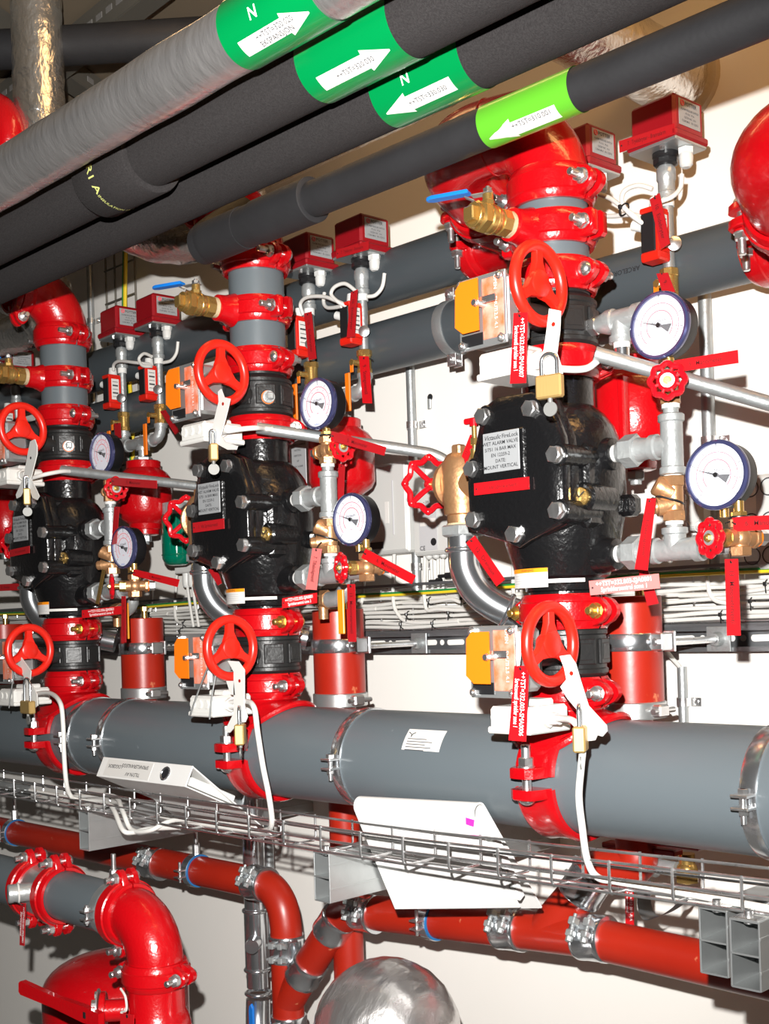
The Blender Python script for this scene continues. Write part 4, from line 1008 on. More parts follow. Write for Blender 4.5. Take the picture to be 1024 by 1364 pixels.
# ------------------------------------------------------------------ drain stack behind each station (same at every place)
DX, DY = -1.205, .19
t = T('drain_stack', 'rust red vertical drain pipe behind the alarm valve, {s}', 'pipe', (DX, DY, 1.35))
part('pipe_wall', MB().cyl((DX, DY, 1.345), (DX, DY, 1.532), .057, n=40, bev=.002), RUST, t)
part('top_plug', MB().cyl((DX + .03, DY - .01, 1.53), (DX + .03, DY - .01, 1.552), .008, n=12).hexa((DX + .03, DY - .01, 1.55), Zv, .016, .012), BRASS, t)
t = T('pipe_coupling', 'grey steel sleeve coupling at the foot of the rust red drain, {s}', 'pipe coupling', (DX, DY, 1.335))
part('sleeve', MB().lathe((DX, DY, 1.318), Zv, [(0, .058), (.002, .0605), (.028, .0605), (.030, .058)], 40), STEEL, t)
part('screw_block', MB().box((DX + .062, DY - .008, 1.333), (.022, .03, .022), .003).cyl((DX + .066, DY - .035, 1.333), (DX + .066, DY + .03, 1.333), .005, n=10), ZINC, t)
t = T('pipe_clamp', 'zinc wall clamp with threaded rod round the rust red drain, {s}', 'pipe clamp', (DX, DY, 1.452))
part('clamp_ring', MB().lathe((DX, DY, 1.437), Zv, [(0, .0575), (0, .060), (.002, .0612), (.028, .0612), (.030, .060), (.030, .0575)], 44), CHROME, t)
part('clamp_ear', MB().box((DX + .066, DY - .004, 1.452), (.026, .034, .030), .002).box((DX + .0685, DY + .020, 1.452), (.022, .006, .036), .001), ZINC, t)
part('clamp_bolt', MB().hexa((DX + .068, DY - .021, 1.452), (0, -1, 0), .012, .007).cyl((DX + .068, DY - .03, 1.452), (DX + .068, DY + .03, 1.452), .0035, n=10), ZINC, t)
part('threaded_rod', MB().cyl((DX + .066, DY + .02, 1.450), (DX + .066, .39, 1.450), .0062, n=14), ZINC, t)
part('flange_plate', MB().box((DX + .066, .378, 1.450), (.048, .004, .046), .0008).cyl((DX + .066, .36, 1.450), (DX + .066, .376, 1.450), .011, .014, n=18).hexa((DX + .066, .366, 1.450), (0, -1, 0), .018, .006), GALV, t)

# retard chamber
RX, RY = -1.188, .20
t = T('retard_chamber', 'red retard chamber on the wall behind the gauges, {s}', 'tank', (RX, RY, 1.85))
part('vessel', MB().lathe((RX, RY, 1.752), Zv, [(0, .030), (.002, .036), (.014, .037), (.016, .040), (.030, .043), (.046, .066), (.060, .0735), (.150, .0735), (.166, .062), (.176, .048), (.178, .046), (.196, .046), (.198, .043)], 40), RED, t)
part('bottom_plug', MB().hexa((RX, RY, 1.735), Zv, .028, .016).cyl((RX, RY, 1.728), (RX, RY, 1.752), .010, n=14), GALVM, t)
part('vane', MB().box((RX + .03, RY - .075, 1.845), (.012, .02, .12), .002), RED, t)
part('data_plate', MB().box((RX - .068, RY - .066, 1.870), (.052, .0015, .120), .0005), SILV, t)
for k in range(9): part('lettering', text_mb(['FLOW', '', 'RETARD CHAMBER', 'INSTALL', 'VERTICAL', 'UP', 'MAX 16 BAR', '', 'EN 12259-2'][k] or '- - -', .006, 'CENTER', None, (RX - .068, RY - .0672, 1.922 - k * .012), (1, 0, 0), (0, 0, 1), .0004), INKB, t)
t = T('pipe_tee', 'galvanized tee with two bends on top of the retard chamber, {s}', 'pipe fitting', (RX, RY, 1.99))
SA, SB, SY = -1.113, -1.288, .208
part('tee_body', MB().hexa((RX, RY, 1.948), Zv, .044, .012).cyl((RX, RY, 1.955), (RX, RY, 1.985), .012, n=16).lathe((RX, RY, 1.978), Zv, [(0, .0185), (.01, .0185), (.012, .0165), (.03, .0165)], 20).cyl((RX - .028, RY, 2.0), (RX + .028, RY, 2.0), .0165, n=20), GALVM, t)
for s, x in ((1, SA), (-1, SB)):
    part('bend', MB().tube([(RX + s * .02, RY, 2.0), (x - s * .030, RY, 2.0), (x - s * .010, RY + .002, 2.004), (x, RY + .006, 2.020), (x, SY, 2.05)], .0145, 18, smooth=5).lathe((x, SY, 2.03), Zv, [(0, .0175), (.01, .0175)], 20).lathe((x - s * .036, RY, 2.0), (s, 0, 0), [(0, .0175), (.01, .0175)], 20), GALVM, t)

def press_switch(x, tmpl, tmplv, zb=2.289, wide=True):
    y = SY
    t = T('pressure_switch', tmpl, 'pressure switch', (x, y, zb))
    ca, sa = math.cos(math.radians(-4)), math.sin(math.radians(-4)); X = V((ca, sa, 0)); Y = V((-sa, ca, 0))
    o = V((x, y, zb)); cx = o + V((.004, .0, 0))
    part('cover', MB().box(cx + Zv * .047, (.092, .082, .066), .005, X, Y, Zv).box(cx + Zv * .012, (.104, .094, .014), .004, X, Y, Zv), REDBOX, t)
    part('base_plate', MB().box(cx + Zv * .003, (.098, .088, .006), .002, X, Y, Zv), STEEL, t)
    p = cx + X * .0465 + Zv * .050
    lb = part('data_label', MB().box(p, (.0008, .060, .044), .0002, X, Y, Zv), SILV, t)
    q = p + X * .0006
    part('lettering', text_mb('POTTER', .0092, 'LEFT', None, q + Zv * .015 - Y * .014, Y, Zv, .0004), INKB, lb)
    part('logo', MB().torus(q + Zv * .015 - Y * .0205, X, .0042, .0012, 16, 6).box(q + Zv * .015 - Y * .0205, (.0004, .0065, .0016), 0, X, (Y + Zv).normalized(), (Zv - Y).normalized()), INKR, lb)
    for k, s in enumerate(['ALARM PRESSURE SWITCH', 'PS 10-2   IP 66', '125/250 VAC  10 A', '12 BAR MAX   EN 12259-5']):
        part('lettering', text_mb(s, .0052, 'CENTER', None, q + Zv * (.005 - k * .0065), Y, Zv, .0004, sx=.8), INKG, lb)
    part('black_collar', MB().hexa(o - Zv * .022, Zv, .040, .014, .2, n=8).lathe(o - Zv * .010, Zv, [(0, .019), (.004, .0225), (.012, .0225)], 24), BLKP, t)
    g = cx + X * .033 + Y * .006
    part('cable_gland', MB().hexa(g - Zv * .012, Zv, .024, .012).lathe(g - Zv * .034, Zv, [(0, .007), (.004, .011), (.018, .0125), (.024, .0105)], 20), GLAND, t)
    part('cover_screw', MB().hexa(cx + X * .014 - Y * .034 - Zv * .006, Zv, .008, .008), ZINC, t)
    part('adapter', MB().lathe(o - Zv * .078, Zv, [(0, .0165), (.010, .0165), (.012, .0145), (.030, .0145), (.033, .0165), (.050, .0165), (.058, .012)], 24), GALVM, t)
    part('nipple', MB().cyl(o - Zv * .215, o - Zv * .07, .0105, n=16), GALV, t)
    part('thread_tape', MB().cyl(o - Zv * .092, o - Zv * .078, .0125, n=16), TAPE, t)
    v = T('monitor_valve', tmplv, 'valve', (x, y, zb - .14))
    part('micro_switch', MB().box(o + V((-.010, -.030, -.142)), (.030, .036, .068), .003), BLKP, v)
    part('red_housing', MB().box(o + V((-.008, -.030, -.104)), (.034, .038, .009), .002).box(o + V((-.006, -.032, -.183)), (.038, .036, .016), .003).box(o + V((.0075, -.030, -.142)), (.005, .037, .074), .001), HWRED, v)
    part('switch_label', MB().box(o + V((.0104, -.030, -.140)), (.0008, .023, .056), .0002), STICK, v)
    for k in range(5): part('print_line', MB().box(o + V((.0110, -.030, -.120 - k * .010)), (.0004, .017, .004 if k % 2 else .0014), 0), INKG, v)
    part('knob', MB().lathe(o + V((.016, -.010, -.165)), (.6, -.8, 0), [(0, .008), (.012, .012), (.018, .012), (.020, .006)], 18), ZINC, v)
    part('upper_gland', MB().cyl(o + V((-.006, -.026, -.102)), o + V((-.006, -.026, -.080)), .0125, .010, n=16), GLAND, v)
    part('side_gland', MB().cyl(o + V((-.03, -.03, -.125)), o + V((-.048, -.034, -.118)), .009, n=14), GLAND, v)
    part('brass_body', MB().hexa(o - Zv * .212, Zv, .031, .014, n=8).cyl(o - Zv * .245, o - Zv * .20, .0150, n=20).hexa(o - Zv * .250, Zv, .030, .012, n=8), BRASS, v)
    part('valve_stem', MB().cyl(o - Zv * .228, o + V((-.004, -.032, -.228)), .0065, n=12).hexa(o + V((-.004, -.030, -.228)), (0, -1, 0), .013, .006), BRASS, v)
    part('orange_lever', MB().box(o + V((-.006, -.033, -.236)), (.010, .002, .026), .0005).box(o + V((-.010, -.042, -.292)), (.0145, .005, .082), .002), ORANGE, v)
    part('lower_nipple', MB().cyl(o - Zv * .27, o - Zv * .245, .0115, n=16), TAPE, v)
    return t
press_switch(SA, 'right red alarm pressure switch of the pair, {s}', 'black and red monitored valve under the right pressure switch, {s}')
press_switch(SB, 'left red alarm pressure switch of the pair, {s}', 'black and red monitored valve under the left pressure switch, {s}', zb=2.294)

# galvanized conduits that carry the switch cables back to the wall
def slanted(k, pts, m):
    t = thing('slanted_conduit', 'galvanized conduit slanting from the front coupling back towards the wall, ' + STN[k], 'conduit', pts[0])
    pts = [V(p) for p in pts]
    part('tube', MB().tube(pts if m == 0 else [pts[0], pts[0].lerp(pts[1], .33), pts[0].lerp(pts[1], .66)] + pts[1:], .0112, 16, smooth=0 if m == 0 else 6), GALV, t)
    d = (pts[1] - pts[0]).normalized(); part('open_end', MB().cyl(pts[0] - d * .0005, pts[0] + d * .003, .0085, n=16), INKB, t)
slanted(0, [(-1.0343, -0.1300, 1.8859), (-0.7812, 0.1000, 1.7713)], 0)
slanted(1, [(-1.8296, -0.1300, 1.8858), (-1.6361, 0.1000, 1.8359), (-1.6041, 0.1300, 1.8254), (-1.5834, 0.1500, 1.8038), (-1.5805, 0.1600, 1.7598)], 1)
slanted(2, [(-2.5731, -0.1300, 1.8878), (-2.2845, 0.0800, 1.8289)], 0)

# ------------------------------------------------------------------ copies of the station
PARTIAL = {'retard_chamber', 'drain_stack', 'pipe_tee', 'angle_valve', 'drain_elbow', 'pipe_clamp', 'pressure_switch', 'monitor_valve', 'butterfly_valve', 'alarm_valve', 'mechanical_tee', 'ball_valve'}
COPY = {}
def is_up(lbl, a): return a in lbl
for k in (1, 2, 3):
    for o, tm in REG:
        nm = o.name.split('.')[0]
        if k == 3 and nm not in ('retard_chamber', 'drain_stack', 'pipe_clamp', 'pipe_tee', 'pressure_switch', 'monitor_valve'): continue
        if k == 3 and nm == 'pipe_tee' and 'retard' not in tm: continue
        skip = ()
        if nm == 'retard_chamber' and k in (2, 3): skip = ('data_plate', 'lettering', 'vane')
        if nm == 'butterfly_valve' and k == 0: skip = ('port_plug',)
        c = copy_tree(o, (-SP[k], 0, 0), tm.format(s=STN[k]), skip=skip)
        COPY[(k, tm)] = c
        if 'upper bronze gauge valve' in tm: turn(c, {1: -8, 2: -16}[k])
        if 'lower bronze gauge valve' in tm: turn(c, {1: -110, 2: -118}[k])

# ------------------------------------------------------------------ locking straps and padlocks on the handwheels
def strap(pts, label, holes=(), extra=()):
    P = [V(p) for p in pts]; t = thing('locking_strap', label, 'strap', P[0])
    part('strap', slab(P, .0022, nrm=(0, -1, 0)), WHITEP, t)
    for h, m in holes: part('hole', MB().cyl(V(h), V(h) - V((0, .0006, 0)), .0032, n=12), m, t)
    for e in extra: part('strap_fold', slab([V(p) for p in e], .0022, nrm=(0, -1, 0)), WHITEP, t)
    return t
def padlock(c, X, w_, h_, th, label, key=True, sh=.03, drop=.0):
    c = V(c); X = V(X).normalized(); Y = Zv.cross(X).normalized() * -1; Y = X.cross(Zv) * -1
    t = thing('padlock', label, 'padlock', c)
    part('body', MB().box(c, (w_, th, h_), .0025, X, Y, Zv), PLATEB, t)
    r = w_ * .30; n = 14; pts = [c + X * (-r) + Zv * (h_ * .45)] + [c + X * (-r * math.cos(PI * i / n)) + Zv * (h_ * .5 + sh - r + r * math.sin(PI * i / n)) for i in range(n + 1)] + [c + X * r + Zv * (h_ * .45)]
    part('shackle', MB().tube(pts, .0030, 10), CHROME, t)
    if key:
        k = part('key', MB().cyl(c - Zv * (h_ * .5 + .006), c - Zv * (h_ * .5 - .002), .0035, n=12), KEYM, t)
        part('key_bow', MB().lathe(c - Zv * (h_ * .5 + .015) - Y * .001, Y, [(0, .0105), (.002, .0105)], 20).cyl(c - Zv * (h_ * .5 + .019) - Y * .0014, c - Zv * (h_ * .5 + .019) - Y * .001, .003, n=10), KEYM, k)
    return t
YS = -.232
strap([(-1.0380, -0.2320, 1.9366), (-1.0185, -0.2320, 1.9294), (-1.0209, -0.2320, 1.9024), (-1.0274, -0.2320, 1.8719), (-1.0203, -0.2320, 1.8517), (-1.0180, -0.2320, 1.8428), (-1.0249, -0.2320, 1.8345), (-1.0368, -0.2320, 1.8343), (-1.0459, -0.2320, 1.8412), (-1.0535, -0.2320, 1.8510), (-1.0584, -0.2320, 1.8647), (-1.0496, -0.2320, 1.8813), (-1.0448, -0.2320, 1.9018)],
      'white locking strap on the upper handwheel, nearest station', [((-1.0310, -0.2320, 1.9129), RUST)])
padlock((-1.0335, -0.2420, 1.8242), (.98, .2, 0), .040, .033, .014, 'square brass padlock hanging from the upper strap, nearest station', sh=.030)
strap([(-1.0391, -0.2320, 1.4444), (-1.0220, -0.2320, 1.4464), (-1.0121, -0.2320, 1.4338), (-1.0052, -0.2320, 1.4118), (-0.9926, -0.2320, 1.3754), (-0.9635, -0.2320, 1.3494), (-0.9626, -0.2320, 1.3412), (-0.9703, -0.2320, 1.3337), (-0.9790, -0.2320, 1.3354), (-0.9831, -0.2320, 1.3279), (-0.9945, -0.2320, 1.3263), (-1.0019, -0.2320, 1.3333), (-1.0071, -0.2320, 1.3645), (-1.0283, -0.2320, 1.3851), (-1.0395, -0.2320, 1.4008), (-1.0286, -0.2320, 1.4115), (-1.0319, -0.2320, 1.4274)],
      'white locking strap on the lower handwheel, nearest station', [((-1.0191, -0.2320, 1.4201), RUST)])
padlock((-0.9983, -0.2440, 1.3304), (-.48, .88, 0), .036, .036, .018, 'brass padlock seen edge on at the lower strap, nearest station', sh=.030)
strap([(-1.8059, -0.2320, 1.9462), (-1.7976, -0.2320, 1.9295), (-1.7795, -0.2320, 1.9239), (-1.7873, -0.2320, 1.9055), (-1.8105, -0.2320, 1.8598), (-1.7974, -0.2320, 1.8454), (-1.7615, -0.2320, 1.8338), (-1.7663, -0.2320, 1.8275), (-1.7912, -0.2320, 1.8306), (-1.8207, -0.2320, 1.8442), (-1.8423, -0.2320, 1.8356), (-1.8404, -0.2320, 1.8708), (-1.8141, -0.2320, 1.9236), (-1.8155, -0.2320, 1.9421)],
      'white locking strap on the upper handwheel, middle station', [((-1.8005, -0.2320, 1.9173), RUST)])
padlock((-1.8274, -0.2380, 1.8290), (.5, .87, 0), .016, .032, .03, 'slim brass padlock seen edge on at the upper strap, middle station', sh=.026)
strap([(-1.8119, -0.2320, 1.4378), (-1.7799, -0.2320, 1.4364), (-1.7627, -0.2320, 1.4212), (-1.7661, -0.2320, 1.3546), (-1.7582, -0.2320, 1.3341), (-1.7654, -0.2320, 1.3242), (-1.7836, -0.2320, 1.3221), (-1.8120, -0.2320, 1.3028), (-1.8259, -0.2320, 1.3036), (-1.8256, -0.2320, 1.3078), (-1.7986, -0.2320, 1.3398), (-1.7946, -0.2320, 1.4169)],
      'white locking strap on the lower handwheel, middle station', [((-1.7772, -0.2320, 1.4003), RUST)], [[(-1.8185, -0.2320, 1.3998), (-1.7954, -0.2320, 1.4000), (-1.7923, -0.2320, 1.3735), (-1.8059, -0.2320, 1.3746)]])
padlock((-1.7645, -0.2440, 1.3031), (-.70, .72, 0), .034, .038, .018, 'brass padlock on the lower strap, middle station', sh=.032)
strap([(-2.5316, -0.2320, 1.9419), (-2.5105, -0.2320, 1.9443), (-2.5012, -0.2320, 1.9277), (-2.5024, -0.2320, 1.9090), (-2.5336, -0.2320, 1.8575), (-2.4982, -0.2320, 1.8126), (-2.5091, -0.2320, 1.8051), (-2.5295, -0.2320, 1.8122), (-2.5515, -0.2320, 1.8525), (-2.5857, -0.2320, 1.8211), (-2.6041, -0.2320, 1.8176), (-2.6071, -0.2320, 1.8267), (-2.5686, -0.2320, 1.8630), (-2.5437, -0.2320, 1.9175)],
      'white forked locking strap on the upper handwheel, left station', [((-2.5306, -0.2320, 1.9038), INKB)])
padlock((-2.5427, -0.2380, 1.8149), (.5, .87, 0), .016, .038, .03, 'slim brass padlock between strap forks, left station', sh=.028)
strap([(-2.6358, -0.2320, 1.4483), (-2.6138, -0.2320, 1.4500), (-2.5862, -0.2320, 1.4307), (-2.5624, -0.2320, 1.4133), (-2.5672, -0.2320, 1.3941), (-2.5785, -0.2320, 1.3835), (-2.5575, -0.2320, 1.3803), (-2.5378, -0.2320, 1.3599), (-2.5359, -0.2320, 1.3340), (-2.5539, -0.2320, 1.3265), (-2.5822, -0.2320, 1.3275), (-2.5848, -0.2320, 1.3414), (-2.6097, -0.2320, 1.3461), (-2.6089, -0.2320, 1.3584), (-2.5861, -0.2320, 1.3764), (-2.5988, -0.2320, 1.4025), (-2.6230, -0.2320, 1.4200)],
      'white twisted locking strap on the lower handwheel, left station', [])
padlock((-2.5632, -0.2420, 1.3305), (1, -.1, 0), .056, .030, .016, 'wide brass padlock on the lower strap, left station', sh=.052)

# ------------------------------------------------------------------ engraved tags
Wt = dict(m=TAGR, ink=INKW)
tag((-1.0614, -0.2520, 1.9329), (-1.0682, -0.2520, 1.8339), (-1.0859, -0.2520, 1.9369), ['++TST=332.003-SMA0007', 'Serviceventil sprinkler sone 1'], 'red tag with white lettering hanging from upper handwheel, nearest station', size=.46, tie=(-1.1088, -0.2150, 1.9794), br=(-1.0969, -0.2520, 1.8376), **Wt)
tag((-1.0791, -0.2520, 1.4314), (-1.0890, -0.2520, 1.3226), (-1.1053, -0.2520, 1.4313), ['++TST=332.003-SMA0006', 'Serviceventil sprinkler sone 1'], 'red tag with white lettering hanging from lower handwheel, nearest station', size=.46, tie=(-1.1172, -0.2150, 1.4626), br=(-1.1209, -0.2520, 1.3232), **Wt)
def neck_tie(k, p):
    p = V(p); c = V((X0 - SP[k], Y0, p.z)); pts = []
    R = .0845; a1 = math.atan2(p.x - c.x, -(p.y - c.y))
    mb = MB(); rows = []
    for i in range(17):
        a = .34 + (min(a1, 1.25) - .34) * i / 16; rows.append((c.x + R * math.sin(a), c.y - R * math.cos(a)))
    vs_ = []; 
    for x, y in rows: vs_ += [V((x, y, 1.553)), V((x, y, 1.559))]
    mb.add(vs_, [(2 * i, 2 * i + 2, 2 * i + 3, 2 * i + 1) for i in range(16)])
    o = part('white_tie', mb, WHITEP, TAGK)
for k, q, ln, m_ in ((0, ((-1.0904, -0.0850, 1.5534), (-0.9854, -0.0550, 1.5597), (-1.0885, -0.0850, 1.5314)), ['++TST=332.003-SJA0001', 'Sprinklersentral sone 1'], TAGP),
               (1, ((-1.8237, -0.0850, 1.5538), (-1.7484, -0.0600, 1.5617), (-1.8247, -0.0850, 1.5339)), ['++TST=332.005-SJA0001', 'Sprinklersentral sone 3'], TAGR),
               (2, ((-2.5777, -0.0850, 1.5528), (-2.4428, -0.0600, 1.5586), (-2.5789, -0.0850, 1.5334)), ['++TST=332.006-SJA0001', 'Sprinklersentral sone 4'], TAGR)):
    TAGK = tag(*q, ln, ['pale', 'red', 'red'][k] + ' zone name tag with white lettering at the valve neck, ' + STN[k], m=m_, ink=INKW, size=.46)
    neck_tie(k, q[0])
for k, q, ln in ((0, ((-1.2531, -0.1580, 1.7157), (-1.1426, -0.1580, 1.7145), (-1.2531, -0.1580, 1.6967)), '1.  Våt Sprinklerventil'), (1, ((-2.0119, -0.1580, 1.7149), (-1.9078, -0.1580, 1.7153), (-2.0117, -0.1580, 1.6946)), '1.  Våt Sprinklerventil'),
                 (2, ((-2.7880, -0.1580, 1.7104), (-2.6886, -0.1580, 1.7142), (-2.7892, -0.1580, 1.6929)), '1.  Våt Sprinklerventil')):
    tag(*q, [ln], 'red tag stuck below the silver name plate, ' + STN[k], size=.48, m=TAGR if k == 0 else TAGR2)
tag((-0.9397, -0.0700, 1.8664), (-0.8375, -0.0700, 1.8635), (-0.9374, -0.0700, 1.8491), ['5.  Manometer'], 'red manometer tag under the upper gauge, nearest station', size=.52, tie=(-0.9558, -0.0620, 1.8610), br=(-0.8370, -0.0700, 1.8451))
tag((-0.8541, -0.0700, 1.6318), (-0.7528, -0.0700, 1.6282), (-0.8521, -0.0700, 1.6116), ['6.  Manometer'], 'red manometer tag at the right edge under lower gauge, nearest station', size=.52, tie=(-0.8667, -0.0660, 1.6245), br=(-0.7534, -0.0700, 1.6091))
tag((-0.9609, -0.0950, 1.6671), (-0.9788, -0.0950, 1.5635), (-0.9761, -0.0950, 1.6690), ['7.  Tilbakeslagsventil'], 'tall red tag hanging from the bronze check valve, nearest station', size=.55, tie=(-0.9718, -0.0800, 1.6689), br=(-1.0006, -0.0950, 1.5668))
tag((-1.0197, -0.0300, 1.5661), (-1.0030, -0.0300, 1.5153), (-1.0371, -0.0300, 1.5671), [''], 'short red tag partly behind the pale zone tag, nearest station', m=TAGR2, br=(-1.0230, -0.0300, 1.5125))
tag((-0.8278, -0.1050, 1.5713), (-0.8275, -0.1050, 1.4666), (-0.8476, -0.1050, 1.5719), ['13.  Manometerventil'], 'tall red tag hanging from the lower gauge valve, nearest station', size=.55, tie=(-0.8505, -0.0850, 1.5828), br=(-0.8479, -0.1050, 1.4669))
tag((-1.3385, -0.0500, 1.8127), (-1.3869, -0.0500, 1.7231), (-1.3519, -0.0500, 1.8158), ['11.  Testventil'], 'narrow red tag in front of the bronze angle valve, nearest station', m=TAGR, size=.6, br=(-1.4061, -0.0500, 1.7263))
tag((-1.4764, 0.0000, 1.7525), (-1.4505, -0.0000, 1.7133), (-1.4877, 0.0000, 1.7496), [''], 'small red tag behind the scalloped handwheel stem, nearest station', m=TAGR2, br=(-1.4528, 0.0000, 1.7014))
tag((-1.3273, -0.0750, 1.6408), (-1.2652, -0.0750, 1.5640), (-1.3469, -0.0750, 1.6301), ['12.  Drenasje'], 'red tag slanting in front of the steel drain elbow, nearest station', size=.52, br=(-1.2833, -0.0750, 1.5537), tie=(-1.3593, -0.0620, 1.6326))
tag((-1.1730, 0.1580, 2.3163), (-1.0629, 0.1580, 2.3123), (-1.1723, 0.1580, 2.2961), ['7.  Trykkbryter - Brannalarm'], 'dark red tag stuck on the right pressure switch, nearest station', m=TAGR2, size=.5, br=(-1.0626, 0.1580, 2.2948))
tag((-1.0881, 0.1450, 2.2005), (-1.0712, 0.1450, 2.1125), (-1.1073, 0.1450, 2.1945), ['10.  Endebryter'], 'red tag hanging over the monitored valve, nearest station', m=TAGR2, size=.5, br=(-1.0887, 0.1450, 2.1068), tie=(-1.1001, 0.1500, 2.1987))
tag((-1.0896, 0.1650, 2.0718), (-1.0765, 0.1650, 2.0362), (-1.1114, 0.1650, 2.0749), ['9.'], 'small red tag above the upper gauge, nearest station', m=TAGR2, size=.5, br=(-1.1009, 0.1650, 2.0415))
tag((-1.6750, -0.0750, 1.8638), (-1.5311, -0.0750, 1.8153), (-1.6790, -0.0750, 1.8460), ['5.  Manometer'], 'red manometer tag under the upper gauge, middle station', m=TAGR2, size=.52, br=(-1.5376, -0.0750, 1.8005), tie=(-1.6929, -0.0660, 1.8542))
tag((-1.5979, -0.0700, 1.6371), (-1.4724, -0.0700, 1.5810), (-1.6103, -0.0700, 1.6208), ['6.  Manometer'], 'red manometer tag slanting below lower gauge, middle station', size=.52, br=(-1.4830, -0.0700, 1.5665), tie=(-1.6162, -0.0660, 1.6282))
tag((-1.6918, -0.0950, 1.6423), (-1.7105, -0.0950, 1.5654), (-1.7174, -0.0950, 1.6455), ['7.  Tilbakeslagsventil'], 'pale red tag hanging from the bronze check valve, middle station', m=TAGP, size=.55, br=(-1.7408, -0.0950, 1.5681), tie=(-1.7081, -0.0800, 1.6566))
tag((-1.5980, -0.1000, 1.5717), (-1.5997, -0.1000, 1.4662), (-1.6189, -0.1000, 1.5726), ['13.  Manometerventil'], 'tall red tag hanging from the lower gauge valve, middle station', m=TAGR2, size=.55, br=(-1.6203, -0.1000, 1.4664), tie=(-1.6225, -0.0850, 1.5811))
tag((-1.8159, 0.1650, 2.0618), (-1.8104, 0.1650, 1.9617), (-1.8447, 0.1650, 2.0680), ['9.  Stengeventil'], 'red tag hanging below the brass monitored valve, middle station', size=.52, br=(-1.8385, 0.1650, 1.9665), tie=(-1.8273, 0.1900, 2.0586))
tag((-1.9703, 0.1450, 2.1849), (-1.9589, 0.1450, 2.0800), (-1.9946, 0.1450, 2.1858), ['10.  Endebryter'], 'dark red tag over the left monitored valve, middle station', m=TAGR2, size=.5, br=(-1.9839, 0.1450, 2.0805))
tag((-1.8219, 0.1450, 2.2011), (-1.8356, 0.1450, 2.1039), (-1.8428, 0.1450, 2.1990), ['10.  Endebryter'], 'dark red tag over the right monitored valve, middle station', m=TAGR2, size=.5, br=(-1.8598, 0.1450, 2.1063))
tag((-1.8976, 0.1580, 2.3052), (-1.7976, 0.1580, 2.2991), (-1.8985, 0.1580, 2.2863), ['7.  Trykkbryter - Brannalarm'], 'dark red tag stuck on the right pressure switch, middle station', m=TAGR2, size=.5, br=(-1.7984, 0.1580, 2.2812))
tag((-1.7223, 0.0000, 1.8123), (-1.7301, 0.0000, 1.7396), (-1.7396, 0.0000, 1.8143), [''], 'dark red tag behind the galvanized tee, middle station', m=TAGR2, br=(-1.7498, 0.0000, 1.7385))
tag((-2.0484, -0.0750, 1.6283), (-2.0320, -0.0750, 1.5928), (-2.0778, -0.0750, 1.6236), [''], 'short dark red tag on the steel drain elbow, middle station', m=TAGR2, br=(-2.0452, -0.0750, 1.5887))
tag((-2.6018, 0.1900, 2.0678), (-2.5346, 0.1850, 2.0019), (-2.6257, 0.1900, 2.0674), [''], 'dark red tag slanting under the right switch valve, left station', m=TAGR2, br=(-2.5547, 0.1850, 1.9969))
tag((-2.4355, -0.0800, 1.8586), (-2.2510, -0.0800, 1.8314), (-2.4382, -0.0800, 1.8402), ['5.  Manometer'], 'red manometer tag under the upper gauge, left station', m=TAGR2, size=.52, br=(-2.2520, -0.0800, 1.8132), tie=(-2.4727, -0.0660, 1.8559))
tag((-2.3699, -0.0700, 1.6410), (-2.1913, -0.0700, 1.6083), (-2.3754, -0.0700, 1.6268), ['6.  Manometer'], 'red manometer tag slanting below lower gauge, left station', m=TAGR, size=.52, br=(-2.1996, -0.0700, 1.5922), tie=(-2.3924, -0.0660, 1.6318))
tag((-2.4227, -0.0700, 1.7891), (-2.4393, -0.0700, 1.7045), (-2.4439, -0.0700, 1.7910), [''], 'dark red tag hanging beside the galvanized tee, left station', m=TAGR2, br=(-2.4622, -0.0700, 1.7025))
tag((-2.3609, -0.1000, 1.5787), (-2.3652, -0.1000, 1.4728), (-2.3777, -0.1000, 1.5794), ['13.  Manometerventil'], 'tall dark red tag hanging from lower gauge valve, left station', m=TAGR2, size=.55, br=(-2.3840, -0.1000, 1.4730))
tag((-2.4512, -0.0950, 1.6434), (-2.4856, -0.0950, 1.5640), (-2.4642, -0.0950, 1.6459), [''], 'narrow amber tag seen edge on at the check valve, left station', m=BRASS, br=(-2.4988, -0.0950, 1.5662))  # light on the edge of a red tag, painted in brass colour
tag((-2.7530, 0.1500, 2.0522), (-2.7517, 0.1500, 2.0122), (-2.7823, 0.1500, 2.0544), [''], 'dark red tag above the upper gauge, left station', m=TAGR2, br=(-2.7808, 0.1500, 2.0161))
tag((-3.1190, -0.0500, 1.6382), (-2.9366, -0.0500, 1.6346), (-3.1203, -0.0500, 1.6196), ['12.  Drenasje'], 'dark red tag at the left edge below the angle valve, left station', m=TAGR2, size=.5, br=(-2.9378, -0.0500, 1.6162))
tag((-1.2067, 0.1800, 1.0433), (-1.2088, 0.1800, 0.9454), (-1.2240, 0.1800, 1.0412), ['++TST=332.001-RJA', 'Hovedventil'], 'narrow red tag with white lettering hanging below the right header pipe', size=.44, br=(-1.2261, 0.1800, 0.9426), **Wt)

